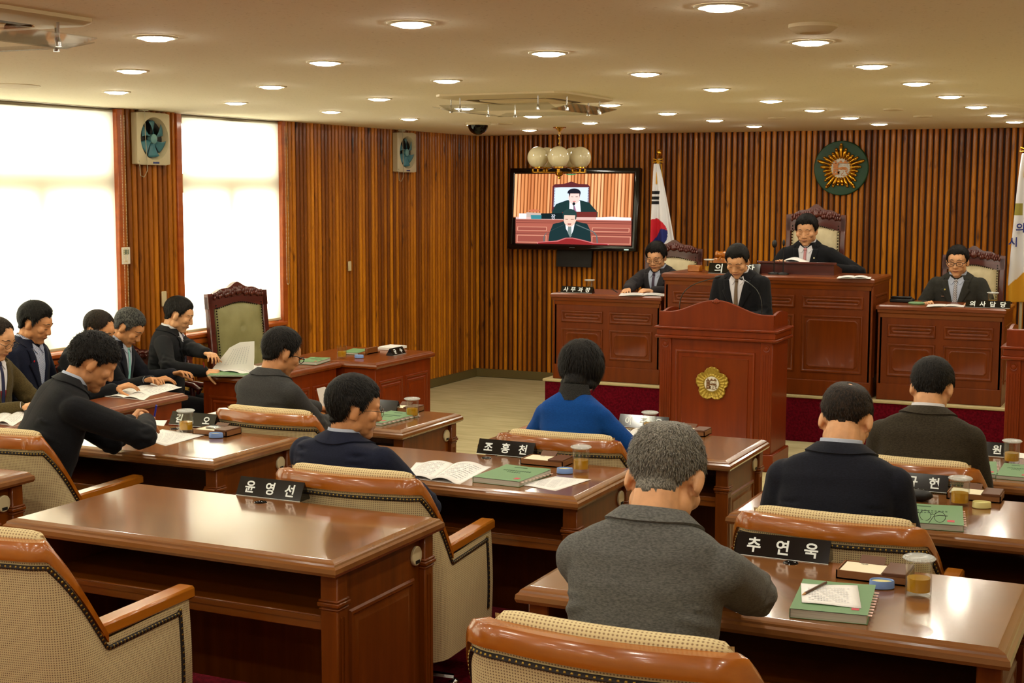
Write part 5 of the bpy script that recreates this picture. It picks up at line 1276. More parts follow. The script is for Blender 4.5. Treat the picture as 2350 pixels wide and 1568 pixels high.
HLINE = [(0, .068), (20, .074), (38, .070), (50, .058), (62, .030), (72, .000), (78, -.012), (84, .022), (100, .026), (112, .010), (122, -.030), (140, -.058), (180, -.066)]
def hline(az, tab):
    az = abs(az)
    for (a, x), (c, y) in zip(tab, tab[1:]):
        if az <= c: t = (az-a)/(c-a); return x+(y-x)*t
    return tab[-1][1]
def person(label, px, py, X=None, Y=None, yaw=0, fz=0, lean=10, hpitch=20, hyaw=0, hroll=0, skin=0, hair=HB, hk={}, jacket=None, front=False, shirt=None, tie=None, hands=((-.22, .42, .80), (.22, .42, .80)),
           hdir=None, poles=None, sit=True, size=1.03, fine=False, glasses=None, vest=None, curl=(.6, .6), fat=1.0, showhands=True, collar=True, pin=None, elb=None, woman=False, trousers=None, palm=None, shd=1.0, bulk=1.0, buttons=None, jaw=1.0):
    Ht = at(px, py, x=X, y=Y); lean, hp, hy = radians(lean), radians(hpitch), radians(hyaw); pz = .535 if sit else .93
    yaw = radians(yaw)
    def pose(ts):
        d = Vector((0, sin(lean), cos(lean))); d2 = Vector((0, sin(lean*1.0+hp*.35), cos(lean*1.0+hp*.35)))
        P0 = Vector((0, 0, pz)); C7 = P0+d*.50*ts; NK = C7+d2*.045
        HM_ = lineM(NK, hy, lean*.4+hp, radians(hroll)) @ Matrix.Translation((0, .024, .080)) @ Matrix.Scale(size, 4)
        return d, P0, C7, NK, HM_, HM_ @ Vector((0, -.01, .118+.012))
    z1, z2 = pose(1)[5].z, pose(1.1)[5].z; ts = 1+.1*((Ht.z-fz)-z1)/(z2-z1); ts0 = ts; ts = max(.80, min(1.18, ts))
    d, P0, C7, NK, HD_, top = pose(ts)
    RZ = Matrix.Rotation(yaw, 4, 'Z'); loc = Vector((Ht.x, Ht.y, 0))-(RZ @ Vector((top.x, top.y, 0))); loc.z = fz+((Ht.z-fz)-top.z if abs(ts-ts0) > .001 else 0)
    if abs(loc.z-fz) > .02: print('HEIGHT', label, round(loc.z-fz, 3))
    fwd = Vector((0, cos(lean), -sin(lean))); RX_ = Matrix.Rotation(-lean, 4, 'X'); k7 = shd
    inv = (Matrix.Translation(loc) @ RZ).inverted()
    def T(x, f, h): return P0+Vector((x, 0, 0))+fwd*f+d*(h*ts)
    sh = [T(s*(.138 if woman else .162*k7), -.005, .425 if not woman else .41) for s in (-1, 1)]; el = []; wr = []
    for q, s in enumerate((-1, 1)):
        hp_ = hands[q]
        if hp_ is None: tgt = T(s*.20, .34, .14)
        elif len(hp_) == 4: tgt = inv @ Vector(hp_[:3])
        else: tgt = Vector(hp_)
        pole = poles[q] if poles else (s*.55, -.5, -.75)
        e, w_ = ik(sh[q], tgt, .285*max(.95, ts), .25, pole)
        if elb and elb[q] is not None:
            e = inv @ Vector(elb[q]); v_ = e-sh[q]; e = sh[q]+v_.normalized()*max(.25, min(.33, v_.length)); v_ = tgt-e; w_ = e+v_.normalized()*min(.25, v_.length)
        el.append(e); wr.append(w_)
    # --- skin body
    b = MB(); head_shapes(b, HD_, fat, 1, jaw)
    hb = HD_ @ Vector((0, -.028, -.055)); 
    if woman: capsule(b, hb, C7+d*.0, .046, .050)
    else: capsule(b, hb, C7, .056*fat, .060*fat); capsule(b, HD_ @ Vector((0, .012, -.078)), C7+fwd*.025, .040, .045)
    ell(b, T(0, 0, .34), (.12 if woman else .135, .075 if woman else .085, .13), RX_); ell(b, T(0, 0, .14), (.125, .085, .18), RX_)
    capsule(b, T(-.12, 0, .42), T(.12, 0, .42), .04 if woman else .05)
    for q, s in enumerate((-1, 1)):
        capsule(b, sh[q], el[q], .040, .034); capsule(b, el[q], wr[q], .034, .024)
        if showhands:
            dr = (wr[q]-el[q]).normalized()
            if hdir and hdir[q]: dr = Vector(hdir[q]).normalized()
            hand_shapes(b, wr[q]+(wr[q]-el[q]).normalized()*.012, dr, palm[q] if palm else (s*-.25, .1, -1), s, curl[q])
        hip = P0+Vector((s*.085, .0, -.03 if sit else 0)); kn = Vector((s*.11, .40, .45)) if sit else Vector((s*.09, .02, .48)); an = Vector((s*.11, .38, .09)) if sit else Vector((s*.10, 0, .09))
        capsule(b, hip, kn, .05, .042); capsule(b, kn, an, .04, .03); capsule(b, an, an+Vector((0, .12, -.045)), .03, .022)
    vox = .0050 if fine else .0075
    me = remesh(b, vox, 2 if fine else 1, .4); root = link('person', me, SK[skin]); root.location = loc; root.rotation_euler = (0, 0, yaw)
    tag(root, label, 'person'); tree = bvh_of(me)
    # --- hair
    Hc = HD_ @ Vector((0, -.005, .015)); tab = hk.get('tab', HLINE); TH_ = hk.get('t', .013); Hi = HD_.inverted(); nu, nv = 72, 44
    cr = Vector(hk.get('crown', (0, -.07, .10))); bald = hk.get('bald', None)
    def shell(az, elv, ext=0):
        dl = Vector((sin(az)*cos(elv), cos(az)*cos(elv), sin(elv))); dw = (HD_.to_3x3() @ dl).normalized()
        h = tree.ray_cast(Hc+dw*.20, -dw, .25); pt = h[0] if h[0] is not None else Hc+dw*.08
        if (pt-Hc).length > .135*size: pt = Hc+dw*.10
        pl = Hi @ pt; hl = hline(math.degrees(az if az <= pi else az-2*pi), tab)
        fr = noise.noise(Vector((az*9, elv*9, hk.get('seed', 1.3))))*.010
        mk = (pl.z-hl+fr)/.022; mk = max(-.15, min(1, mk))
        if bald: 
            q = (Vector((pl.x, pl.y, pl.z))-Vector(bald[0])).length; mk = min(mk, (q-bald[1])/.045)
        mk = max(-.15, mk); vol = 1+hk.get('top', .3)*max(0, sin(elv))+hk.get('side', 0)*abs(sin(az))*cos(elv)+hk.get('front', 0)*max(0, cos(az))*max(0, sin(elv*1.3)); nz = hk.get('lump', .06)*noise.noise(dl*14)+hk.get('curly', .03)*noise.noise(dl*45)
        r0 = (pt-Hc).length; ear = hk.get('ear', .089) 
        if mk < 0 and not hk.get('cover'): r0 = r0-.010 if abs(sin(az)) < .8 else .050
        if hk.get('cover'): r0 = max(r0 if abs(pl.x) < .07 else .082, .076)
        elif abs(sin(az)) > .8 and abs(elv) < .5: r0 = min(r0, .082*size)
        # gentle taper where the hair is short at the sides and nape
        fade = 1-hk.get('fade', 0)*max(0, min(1, (.03-pl.z)/.08))
        return Hc+dw*(r0+TH_*size*((vol+nz)*mk*fade if mk > 0 else mk)+ext), mk, pl, dw
    b = MB(); V = []; Fc = []
    for j in range(nv+1):
        for i in range(nu): p_, mk, pl, dw = shell(2*pi*i/nu, -1.15+(pi/2+1.15)*j/nv); V.append(tuple(p_))
    for j in range(nv):
        for i in range(nu): Fc.append((j*nu+i, j*nu+(i+1) % nu, (j+1)*nu+(i+1) % nu, (j+1)*nu+i))
    b.add(V, Fc)
    rnd = random.Random(int(px*7+py)); ns = hk.get('n', 2600 if fine or hk.get('big') else 1500); SL = hk.get('len', .020); sv = []; sf = []
    for _ in range(ns):
        az = rnd.uniform(0, 2*pi); elv = math.asin(rnd.uniform(-.75, 1)); p_, mk, pl, dw = shell(az, elv, -.002)
        if mk < .25: continue
        away = pl-cr; away = (HD_.to_3x3() @ away).normalized(); tg = away-dw*away.dot(dw)
        if tg.length < .05: tg = Vector((rnd.uniform(-1, 1), rnd.uniform(-1, 1), 0))
        tg.normalize(); rv = Vector((rnd.uniform(-1, 1), rnd.uniform(-1, 1), rnd.uniform(-1, 1)))*hk.get('mess', .25)
        st = hk.get('stand', .28); g = (tg+dw*st+rv).normalized(); g2 = (tg+dw*(st*.1)-Vector((0, 0, hk.get('grav', .25)))+rv*.6).normalized(); l = SL*rnd.uniform(.5, 1.2)*(.55+.45*mk)
        sd = g.cross(dw).normalized()*(.0012 if hk.get('big') else .0010); a = p_; c = p_+g*l*.5; e = c+g2*l*.5; o = len(sv)
        sv += [tuple(a-sd), tuple(a+sd), tuple(c+sd), tuple(c-sd), tuple(e)]; sf += [(o, o+1, o+2, o+3), (o+3, o+2, o+4)]
    b.add(sv, sf); b.build('hair', hair, root, 180)
    # --- face details
    def onface(x, z, off=.0008, y0=.16):
        o_ = HD_ @ Vector((x, y0, z)); dd = (HD_.to_3x3() @ Vector((0, -1, 0))).normalized(); h = tree.ray_cast(o_, dd, .2)
        p_ = h[0] if h[0] is not None else HD_ @ Vector((x, .08, z)); return p_-dd*off
    if front:
        for s in (-1, 1): b = MB(); b.tube([onface(s*(.014+.040*k/6), .0305+.006*sin(pi*min(1, k/6+.1))-.003*(k/6), .0012) for k in range(7)], [.0018, .003, .0034, .0034, .003, .0024, .0012], 6, flat=.8); b.build('eyebrow', M_brow, root, 180)
        for s in (-1, 1): b = MB(); b.tube([onface(s*(.017+.028*k/6), .0005-.0035*sin(pi*k/6), .0006) for k in range(7)], [.0005, .0013, .0017, .0018, .0016, .0013, .0006]
        , 6); b.build('eyelash', mat('lash dark', (40, 24, 18), .6), root, 180)
        b = MB(); b.tube([onface(-.024+.048*k/8, -.0565-.0016*sin(pi*k/8), .0) for k in range(9)], [.0012, .003, .0042, .0046, .0044, .0046, .0042, .003, .0012], 6, flat=.8); b.build('lips', M_lip, root, 180)
        b = MB(); b.tube([onface(-.023+.046*k/8, -.0565+.001*sin(2*pi*k/8), .0040) for k in range(9)], .0008, 5); b.build('mouth_line', mat('mouth dark', (90, 40, 34), .6), root, 180)
    if glasses:
        b = MB(HD_ @ TR(0, .104, .004, rz=pi)); specs_mesh(b, wr=.0013 if glasses == 'thin' else .0022, lens_h=.017, temple=.10); b.build('eyeglasses', M_blackm if glasses != 'thin' else mat('steel frame', (90, 84, 74), .25, .9), root, 180)
    # --- jacket
    jm = jacket; b = MB(); f_ = bulk
    LV = [(-.10, .176*f_, .135*f_, .02), (.02, .172*f_, .140*f_, .016), (.14, .166*f_, .132*f_, .008), (.26, .176*f_*k7, .126*f_, .0), (.36, .190*k7, .120, -.006), (.425, .196*k7, .108, -.010), (.458, .186*k7, .094, -.012), (.480, .150*k7, .082, -.014), (.500, .098, .074, -.012), (.516, .070, .064, -.008)]
    if woman: LV = [(-.10, .165, .13, .01), (.02, .150, .12, .01), (.14, .128, .10, .004), (.26, .140, .102, .0), (.36, .158, .100, -.004), (.42, .164, .090, -.008), (.452, .150, .078, -.010), (.476, .108, .068, -.010), (.50, .066, .058, -.008), (.512, .055, .052, -.006)]
    sw = .178*k7 if not woman else .142
    def sup(a, e_): c_ = cos(a); return (1 if c_ >= 0 else -1)*abs(c_)**e_
    def loft(b):
        V = []; Fq = []; nn = 36
        for hh, rx_, ry_, oy in LV:
            e_ = .78
            V += [tuple(T(rx_*sup(2*pi*k/nn, e_), oy+ry_*sup(2*pi*k/nn-pi/2, e_), hh)) for k in range(nn)]
        for r in range(len(LV)-1): Fq += [(r*nn+k, r*nn+(k+1) % nn, (r+1)*nn+(k+1) % nn, (r+1)*nn+k) for k in range(nn)]
        Fq += [tuple(range(nn))[::-1], tuple(range((len(LV)-1)*nn, len(LV)*nn))]; b.add(V, Fq)
    loft(b); tb = MB(); loft(tb); tt = BVHTree.FromPolygons(tb.v, tb.f)
    for q, s in enumerate((-1, 1)):
        a = sh[q]; e = el[q]; w_ = wr[q]; r1, r2, r3 = (.066, .057, .043) if not woman else (.055, .047, .036)
        a = T(s*(sw-.006), -.008, .412 if not woman else .405); capsule(b, a, e, r1*f_**.5, r2); capsule(b, e, w_-(w_-e).normalized()*.008, r2, r3)
    me = remesh(b, .0075 if fine else .0095, 5, .5)
    n0 = Vector((px*.013, py*.017, 1)); n_ = len(me.vertices); co = np.empty(n_*3); me.vertices.foreach_get('co', co); no = np.empty(n_*3); me.vertices.foreach_get('normal', no); co = co.reshape(-1, 3); no = no.reshape(-1, 3)
    fl = np.array(fwd); dv = np.array(d); P0a = np.array(P0); E_ = [np.array(e) for e in el]; disp = np.empty(n_)
    for i in range(n_):
        p_ = co[i]; h_ = (p_-P0a) @ dv; x_ = p_[0]; f2 = (p_-P0a) @ fl
        k = noise.noise(Vector((p_[0]*7, p_[1]*7, p_[2]*20))+n0)*.0035+noise.noise(Vector((p_[0]*3, p_[1]*3, p_[2]*5))+n0)*.005
        for e in E_:
            dd_ = np.linalg.norm(p_-e)
            if dd_ < .16: k += (1-dd_/.16)*noise.noise(Vector((p_[0]*12+p_[2]*30, p_[1]*30, p_[2]*26-p_[0]*14))+n0)*.016
        if f2 < 0:
            if abs(x_) < .006: k -= .002*(1-abs(x_)/.006)
            aw = abs(abs(x_)-.15)/.05        # pulls running in from the armpits
            if h_ < .40 and h_ > .1: k += max(0, 1-aw)*noise.noise(Vector((abs(x_)*10, 5, h_*40))+n0)*(.022 if fine else .014)+.004*max(0, 1-abs(h_-.13)/.03)*noise.noise(Vector((x_*8, 3, 1))+n0)
        disp[i] = k
    co += no*disp[:, None]; me.vertices.foreach_set('co', co.ravel()); me.update()
    jk = link('jacket' if not vest == 'coat' else 'jacket', me, jm, root); jt = bvh_of(me)
    if collar:
        # jacket collar round the nape, shirt collar inside it
        def ring(r, h0, h1, thick, a0, a1, drop, name, m, par, ry=1.0, tilt=0, n=32, rr2=None, snap=0):
            V = []; rr2 = rr2 or r
            for k in range(n+1):
                a = a0+(a1-a0)*k/n; c_, s_ = cos(a), sin(a); fr_ = max(0, s_)   # s_>0 front
                top_ = h1-drop*fr_-tilt*fr_; bot_ = h0-drop*1.25*fr_
                for qi, (rad, hh) in enumerate(((r, bot_), (rr2, top_), (rr2-thick, top_+.001), (r-thick, bot_))):
                    pp = T(rad*c_, rad*ry*s_-.004, 0)+d*(hh+.50*(ts))
                    if snap and qi in (0, 3):
                        pp = T(snap*c_, snap*ry*s_-.004, 0)+d*(hh+.54*ts); nr = jt.find_nearest(pp)
                        if nr[0] is not None: pp = nr[0]+nr[1]*(.0075 if qi == 0 else .001)
                    V.append(tuple(pp))
            Fq = []
            for k in range(n): Fq += [(k*4+q, k*4+(q+1) % 4, (k+1)*4+(q+1) % 4, (k+1)*4+q) for q in range(4)]
            Fq += [(0, 1, 2, 3), (n*4+3, n*4+2, n*4+1, n*4)]
            b = MB(); b.add(V, Fq); return b.build(name, m, par, 50)
        if not woman:
            ring(.104*fat**.5, -.048, .030, .007, pi*1.0-.55, 2*pi+.55, .050, 'collar', jm, jk, .90, rr2=.078*fat**.5, snap=.118)
            if shirt: ring(.078*fat**.5, -.02, .042, .003, -pi*.5+.0, 1.5*pi, .030, 'shirt_collar', shirt, root, .94, rr2=.068*fat**.5)
        else:
            ring(.086, -.035, .040, .010, -pi*.5, 1.5*pi, .02, 'fur_collar', mat('grey fur collar', (42, 42, 40), .95, bump=(300, 1)), jk, .95, rr2=.066)
    def onj(x, h, off):
        o_ = T(x, .4, h/ts); hh = tt.ray_cast(o_, -fwd, .6); q_ = hh[0] if hh[0] is not None else T(x, .1, h/ts)
        o2 = q_+fwd*.05; h2 = jt.ray_cast(o2, -fwd, .09); return (h2[0] if h2[0] is not None and (h2[0]-q_).length < .022 else q_+fwd*.004)+fwd*off
    if front:
        Htop = .468*ts; Hb = .20*ts
        def vpatch(x0f, x1f, h0, h1, off, name, m, par, nu=6, nv=14, th=0):
            b = MB(); b.grid(lambda u, v: onj(x0f(v)+(x1f(v)-x0f(v))*u, h0+(h1-h0)*v, off(u, v) if callable(off) else off), nu, nv); o = b.build(name, m, par, 60)
            if th: so = o.modifiers.new('s', 'SOLIDIFY'); so.thickness = th; so.offset = 0
            return o
        wv = lambda v: .004+.064*v
        vpatch(lambda v: -wv(v)-.004, lambda v: wv(v)+.004, Hb, Htop, .003, 'shirt', shirt, root, 10, 14, .002)
        if vest and vest != 'coat': vpatch(lambda v: -wv(v), lambda v: wv(v), Hb-.04, Hb+.12, .0055, 'vest', vest, root, 8, 10, .002)
        if tie:
            vpatch(lambda v: -.019+.008*v, lambda v: .019-.008*v, Hb-.005, Htop-.012, lambda u, v: .007+.005*sin(pi*u), 'tie', tie, root, 6, 16, .002)
            kn_ = onj(0, Htop-.004, .010); b = MB(); ell(b, kn_, (.016, .010, .016), RX_); b.build('tie_knot', tie, root, 180)
        if shirt:
            for s in (-1, 1):   # collar points
                A_ = [onj(s*.008, Htop+.004, .012), onj(s*.050, Htop+.030, .010), onj(s*.062, Htop-.002, .010), onj(s*.032, Htop-.034, .012)]
                b = MB(); b.add([tuple(q) for q in A_], [(0, 1, 2, 3)]); o = b.build('collar_point', shirt, root, 0); so = o.modifiers.new('s', 'SOLIDIFY'); so.thickness = .003; so.offset = 0
        for s in (-1, 1):
            def lap(u, v, s=s):
                notch = .72; wd = (.012+.060*min(v/.68, 1)) if v < .70 else (.045+.02*(1-v)); return wd
            b = MB(); b.grid(lambda u, v: onj(s*(wv(v)-.002+(lap(u, v)*u)), Hb-.012+(Htop+.012-Hb)*v, .0065+.003*u*(1-u)*4), 5, 26, flip=s < 0); o = b.build('lapel', jm, jk, 60); so = o.modifiers.new('s', 'SOLIDIFY'); so.thickness = .004; so.offset = 0
        for k in range(2):
            q = onj(.012, Hb-.035-.09*k, .003); b = MB(); ell(b, q, (.009, .004, .009), RX_); b.build('button', M_blackm, jk, 180)
        if pin: q = onj(-.082 if pin[0] < 0 else .082, Htop-.075, .011); b = MB(); ell(b, q, (.007, .003, .007), RX_); b.build('lapel_pin', mat('pin %s' % (pin[1],), pin[1], .4), jk, 180)
        if pin and len(pin) > 2:
            b = MB(FR(onj(.088, Htop-.13, .006), (1, 0, 0), tuple(d))); b.box(-.022, .022, -.004, .004, 0, .002); b.build('pocket_badge', M_chrome, jk, 0)
    # shirt cuffs
    if showhands and shirt:
        for q in (0, 1): dr = (wr[q]-el[q]).normalized(); b = MB(); b.tube([wr[q]-dr*.03, wr[q]+dr*.014], [.034, .033], 16, cap=False); b.build('shirt_cuff', shirt, root, 60)
    # trousers and shoes
    b = MB(); ell(b, P0+Vector((0, .0, -.01)), (.160*f_, .125*f_, .10))
    for s in (-1, 1):
        if sit: hip = P0+Vector((s*.085, .0, -.02)); kn = Vector((s*.115, .40, .455)); an = Vector((s*.115, .38, .11))
        else: hip = P0+Vector((s*.085, 0, -.02)); kn = Vector((s*.095, .02, .48)); an = Vector((s*.10, 0, .11))
        capsule(b, hip, kn, .082, .066); capsule(b, kn, an, .064, .052)
    me = remesh(b, .014, 3); link('trousers', me, trousers or M_trous, root)
    for s in (-1, 1):
        an = Vector((s*.115, .38, .0)) if sit else Vector((s*.10, 0, 0)); b = MB(); b.grid(lambda u, v: (an.x+.044*(1-.25*max(0, v-.5))*cos(2*pi*u)*sin(pi*min(.98, v+.02))**.45, an.y-.07+.27*v, .05*(max(0, sin(2*pi*u))**.8)*(1.25-.6*v)*sin(pi*min(.97, v+.05))**.4+.002), 18, 12, closed=True); b.build('shoe', M_shoe, root, 60)
    return root, HD_, loc, RZ
M_trous = cloth('dark trousers', (20, 20, 24))
S_w = mat('white shirt', (214, 214, 220), .7, bump=(200, .1)); S_b = mat('pale blue shirt', (170, 180, 200), .7)
def checkmat(name, a, c, s=.009):
    m = bpy.data.materials.new(name); m.use_nodes = True; nt = m.node_tree; B_ = nt.nodes['Principled BSDF']; tc = nt.nodes.new('ShaderNodeTexCoord'); ck = nt.nodes.new('ShaderNodeTexChecker')
    ck.inputs['Scale'].default_value = 1/s; ck.inputs[1].default_value = lin(a); ck.inputs[2].default_value = lin(c); nt.links.new(tc.outputs['Object'], ck.inputs[0]); nt.links.new(ck.outputs[0], B_.inputs[0]); B_.inputs['Roughness'].default_value = .8; return m
def stripemat(name, a, c, s=60, rot=.8, pos=.5):
    m = bpy.data.materials.new(name); m.use_nodes = True; nt = m.node_tree; B_ = nt.nodes['Principled BSDF']; tc = nt.nodes.new('ShaderNodeTexCoord'); mp = nt.nodes.new('ShaderNodeMapping'); mp.inputs['Rotation'].default_value = (0, rot, 0)
    wv = nt.nodes.new('ShaderNodeTexWave'); wv.bands_direction = 'Z'; wv.inputs['Scale'].default_value = s; r = nt.nodes.new('ShaderNodeValToRGB'); r.color_ramp.interpolation = 'CONSTANT'; r.color_ramp.elements[0].color = lin(a); r.color_ramp.elements[1].position = pos; r.color_ramp.elements[1].color = lin(c)
    L = nt.links; L.new(tc.outputs['Object'], mp.inputs[0]); L.new(mp.outputs[0], wv.inputs[0]); L.new(wv.outputs[0], r.inputs[0]); L.new(r.outputs[0], B_.inputs[0]); B_.inputs['Roughness'].default_value = .6; return m
J_char = cloth('charcoal suit', (50, 50, 50)); J_navy = cloth('navy suit', (20, 24, 40)); J_blk = cloth('black suit', (20, 21, 24)); J_grey = cloth('grey wool', (74, 74, 72), (100, 100, 96)); J_brn = cloth('dark brown wool', (42, 36, 28), (60, 54, 42))
J_oliv = cloth('olive tweed', (62, 52, 28), (84, 72, 42)); J_blue = cloth('royal blue wool', (12, 60, 128), (16, 70, 142)); J_midn = cloth('midnight suit', (22, 24, 32)); J_soft = cloth('soft charcoal', (40, 38, 40)); J_dkgr = cloth('dark grey suit', (42, 42, 38))
stand_h = {'stand': .75, 'mess': .45, 'grav': 0, 't': .012, 'len': .014}
F = True
# councillors, seen from behind
person('grey haired person in grey wool jacket seen from behind, nearest row', 1552, 978, Y=3.33, fz=T1, yaw=2, lean=16, hpitch=34, hroll=0, skin=0, hair=HG, hk=dict(stand_h, bald=((0, -.072, .098), .001), n=9000, big=1, t=.009, len=.012, stand=.45, mess=.3, fade=.75, crown=(.012, -.075, .095), tab=[(0, .06), (60, .03), (78, -.012), (84, .02), (100, .02), (116, -.01), (135, -.06), (180, -.080)]), jacket=J_grey, fine=True, size=1.11,
       shirt=None, hands=((-.08, .62, .80), (.06, .66, .80)), elb=(at(1400, 1380, z=Z1+.05), at(1772, 1392, z=Z1+.055)), bulk=1.0, shd=.98, fat=1.04)
person('person in navy suit and steel glasses seen from behind, head turned right, middle row', 822, 862, Y=4.84, fz=T2, yaw=-10, lean=6, hpitch=8, hyaw=-42, skin=1, hair=HB, hk=dict(big=1, n=5000, t=.016, len=.024, stand=.12, mess=.12, top=.35, tab=[(0, .06), (48, .06), (62, .030), (74, .0), (80, .01), (88, .022), (104, .018), (116, -.02), (130, -.055), (180, -.072)]), jacket=J_navy, fine=True, shirt=S_b, hands=((-.18, .36, .74), (.20, .30, .66)), glasses='thin', poles=((-.6, -.4, -.8), (.6, -.4, -1)), elb=(None, at(982, 1165, y=4.98)), bulk=1.08, shd=1.18)
person('person in black jacket bent over writing with a blue pen, middle row', 245, 773, Y=5.00, fz=T2, yaw=-32, lean=26, hpitch=22, hyaw=-12, skin=1, hair=HB, hk=dict(big=1, n=5500, t=.018, len=.017, curly=.35, lump=.2, stand=.7, mess=.7, grav=0, tab=[(0, .06), (60, .03), (78, -.0), (84, .022), (100, .02), (116, .0), (135, -.045), (180, -.052)]), jacket=J_blk, fine=True, shirt=S_b,
       hands=((*at(310, 958, y=5.34), 1), (*at(336, 968, y=5.18), 1)), elb=(at(262, 1020, z=Z2+.05), at(392, 1030, z=Z2+.05)), curl=(.9, 1.0), palm=((.8, -.2, -.3), (-.8, .1, -.3)), bulk=1.06, shd=1.04)
person('person in charcoal jacket seen from behind reading, front row nearest the windows', 664, 757, Y=6.38, fz=0, yaw=-14, lean=10, hpitch=20, hyaw=-18, skin=1, hair=HB, hk=dict(big=1, n=3500, t=.017, len=.024, stand=.2, top=.4), jacket=J_char, shirt=None, glasses='thick', hands=((*at(735, 940, y=6.85), 1), (*at(772, 965, y=6.8), 1)), elb=(None, at(765, 1015, y=6.62)), bulk=.98, shd=1.0)
person('person in royal blue jacket with grey fur collar and short black bob, seen from behind', 1345, 790, Y=6.22, fz=0, yaw=2, lean=8, hpitch=30, skin=2, hair=HB, woman=True, hk=dict(big=1, n=6000, t=.021, len=.040, stand=.05, mess=.16, grav=.5, top=.1, side=.25, cover=1, curly=.15, tab=[(0, .05), (30, .045), (48, -.03), (60, -.07), (90, -.09), (130, -.105), (180, -.110)]), jacket=J_blue, fine=True, hands=((-.15, .36, .78), (.20, .36, .80)), poles=((-1, -.5, -.7), (1, -.6, -.6)))
person('person in midnight navy suit with a thinning crown, seen from behind, middle row', 1952, 882, Y=4.88, fz=T2, yaw=2, lean=11, hpitch=30, skin=0, hair=HD, hk=dict(big=1, n=3600, t=.009, len=.014, stand=.2, fade=.5, bald=((0.012, -.074, .096), .006), crown=(0, -.05, .11), tab=[(0, .07), (60, .03), (78, -.012), (84, .02), (100, .02), (118, .0), (135, -.035), (180, -.045)]), jacket=J_midn, fine=True, shirt=S_b, hands=((-.18, .36, .78), (.16, .38, .80)), poles=((-.35, -.4, -1), (.35, -.4, -1)), bulk=1.02, shd=1.04, fat=1.04)
person('person in dark brown wool jacket seen from behind, front row at the right', 2147, 825, Y=6.32, fz=0, yaw=3, lean=12, hpitch=26, hyaw=-5, skin=0, hair=HB, hk=dict(big=1, n=3200, t=.013, len=.018, stand=.2, tab=[(0, .06), (60, .03), (78, -.012), (84, .02), (100, .02), (118, -.0), (135, -.045), (180, -.055)]), jacket=J_brn, shirt=S_w, hands=((-.16, .38, .80), (.16, .38, .80)), poles=((-.35, -.4, -1), (.35, -.4, -1)), bulk=1.02, shd=1.04)
# officials by the windows, seen half from the front
o1 = dict(tab=[(0, .092), (30, .088), (46, .055), (60, .03), (72, .01), (80, .0), (86, .02), (100, .02), (116, .0), (135, -.045), (180, -.055)])
person('person in olive tweed jacket, dark red vest and thin glasses at the left edge', 8, 730, X=-6.36, yaw=-80, lean=8, hpitch=22, hyaw=0, skin=0, hair=HD, hk=dict(t=.008, **o1), jacket=J_oliv, front=F, fine=True, shirt=S_w, tie=mat('dark blue tie', (24, 30, 66), .6), vest=mat('dark red vest', (110, 12, 20), .8), glasses='thin', hands=((-.2, .42, .78), (.2, .42, .78)))
person('person in navy jacket and open checked shirt with upright black hair', 95, 697, X=-6.55, yaw=-78, lean=6, hpitch=20, hyaw=8, skin=1, hair=HB, hk=dict(t=.020, len=.022, stand=.6, mess=.35, grav=0, n=3200), jacket=J_navy, front=F, fine=True, shirt=checkmat('blue white check', (214, 220, 232), (70, 92, 150), .006), hands=((-.2, .3, .62), (.2, .3, .62)), pin=(1, (190, 20, 30)))
person('person in dark suit with brown striped tie, face half hidden behind the writing person', 243, 716, X=-6.32, yaw=-80, lean=14, hpitch=24, skin=1, hair=HD, hk=dict(t=.009, **o1), jacket=J_blk, front=F, fine=True, shirt=S_w, tie=stripemat('brown striped tie', (96, 70, 54), (230, 224, 214), 40), hands=((-.2, .42, .78), (.2, .42, .78)))
person('person with greying hair, dark suit and pale turquoise tie at the low desk', 319, 716, X=-6.46, yaw=-72, lean=12, hpitch=34, skin=1, hair=HM, hk=dict(t=.014, len=.02, stand=.3), jacket=J_midn, front=F, fine=True, shirt=S_b, tie=mat('turquoise tie', (130, 190, 190), .5), hands=((-.2, .42, .76), (.2, .42, .76)))
person('person in black suit and dotted tie holding the page of an open document', 424, 683, X=-6.58, yaw=-62, lean=8, hpitch=20, hyaw=2, skin=0, hair=HB, hk=dict(t=.013, len=.018, stand=.2), jacket=J_blk, front=F, fine=True, shirt=S_w, tie=checkmat('dotted tie', (30, 24, 50), (120, 110, 140), .004), pin=(1, (120, 170, 60)), hands=((*at(505, 826, x=-6.1), 1), (*at(468, 852, x=-6.22), 1)), poles=((-1, -.3, -.8), (1, -.5, -.6)), curl=(.8, 1.0))
# speaker and platform
person('person in black suit reading at the speaking lectern, brown tie', 1688, 565, Y=10.66, fz=0, yaw=176, lean=12, hpitch=26, hyaw=4, skin=0, hair=HB, hk=dict(t=.013, len=.02, stand=.15, front=.3), jacket=J_blk, front=F, fine=True, shirt=S_w, tie=mat('brown tie', (104, 84, 62), .5), sit=False, hands=((-.12, .34, 1.08), (.10, .34, 1.08)), poles=((-.4, -.35, -1), (.4, -.35, -1)), bulk=1.02)
person('person in black suit with red patterned tie, in the tallest chair', 1850, 493, Y=12.32, fz=DZ+.10, yaw=180, lean=6, hpitch=14, skin=0, hair=HB, hk=dict(t=.016, len=.022, stand=.25), jacket=J_blk, front=F, fine=True, shirt=S_w, tie=stripemat('red tie', (150, 40, 60), (214, 170, 170), 50), size=1.08, fat=1.10, bulk=1.12, shd=1.1, hands=((-.30, .26, .90), (.22, .30, .90)), poles=((-1, -.2, -.5), (.6, -.2, -.8)), pin=(-1, (230, 220, 170)))
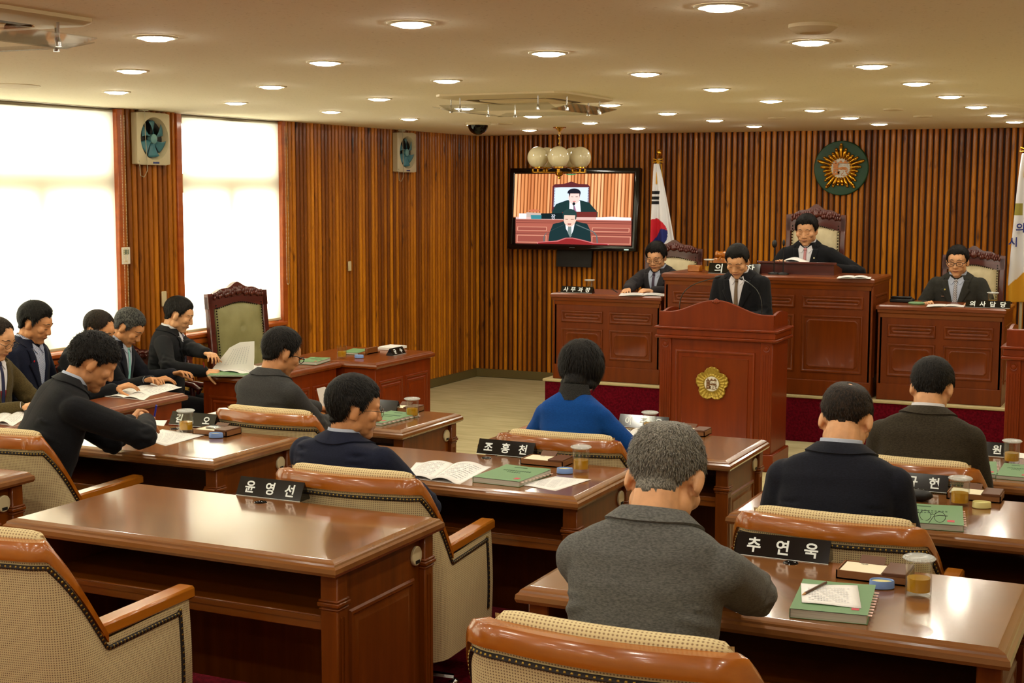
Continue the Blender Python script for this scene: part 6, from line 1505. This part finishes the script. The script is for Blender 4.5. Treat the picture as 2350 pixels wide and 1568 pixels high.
person('person in charcoal suit with steel glasses and purple tie, left of the tall desk', 1503, 558, Y=12.12, fz=DZ, yaw=168, lean=10, hpitch=18, hyaw=12, skin=0, hair=HB, hk=dict(t=.018, len=.024, stand=.35), jacket=J_soft, front=F, fine=True, shirt=S_b, tie=mat('purple tie', (60, 44, 64), .5), glasses='thin', hands=((*at(1500, 668, y=11.80), 1), (*at(1440, 664, y=11.78), 1)), curl=(.5, .7), poles=((-1, -.2, -.6), (1, -.2, -.6)))
person('person in dark grey suit, black framed glasses and striped tie, platform right desk', 2198, 563, Y=12.06, fz=DZ, yaw=178, lean=4, hpitch=10, skin=0, hair=HB, hk=dict(t=.012, len=.018, stand=.3), jacket=J_dkgr, front=F, fine=True, shirt=S_b, tie=stripemat('black white striped tie', (24, 24, 32), (214, 214, 220), 34), glasses='thick', hands=((-.2, .30, .74), (.2, .30, .74)), pin=(1, (200, 180, 90), 1))
t = thing('ballpoint_pen', 'blue pen standing in the writing person\'s hand', 'pen', at(352, 958, z=Z2+.115)); A, B_ = Vector((-.004, 0, -.04)), at(359, 930, z=Z2+.18)-t.location
b = MB(); b.tube([A, B_], .0045, 8); b.build('barrel', mat('blue pen', (30, 40, 160), .3), t); b = MB(); b.tube([A, A-(B_-A).normalized()*.012], [.004, .0008], 8); b.build('tip', M_chrome, t)
t = thing('ballpoint_pen', 'dark red pen in the hand of the person in black suit by the window', 'pen', at(470, 845, x=-6.20)); b = MB(); b.tube([(0, 0, -.02), (-.01, 0, .04)], .004, 8); b.build('barrel', mat('red pen', (130, 14, 24), .3), t); b = MB(); b.tube([(0, 0, -.02), (.002, 0, -.03)], [.004, .0008], 8); b.build('tip', M_chrome, t)
t = thing('open_document', 'white document held up by the reading person in charcoal jacket', 'document', at(745, 925, z=.93)); c0 = t.location
P = [at(x, y, y=6.95)-c0 for x, y in ((727, 892), (745, 888), (758, 897), (764, 915), (766, 957), (752, 955), (735, 925))]
b = MB(); b.add([tuple(p) for p in P], [tuple(range(len(P)))]); o = b.build('page', M_paper, t, 0); so = o.modifiers.new('s', 'SOLIDIFY'); so.thickness = .002
t = thing('papers', 'white papers leaning on the reading box before the chairman', 'papers', at(1822, 598, y=11.85)); b = MB(); b.grid(lambda u, v: (-.10+.2*u, .12*v, .02*sin(u*4)+.015*v-.012), 8, 3); o = b.build('sheets', M_paper, t, 60); so = o.modifiers.new('s', 'SOLIDIFY'); so.thickness = .002
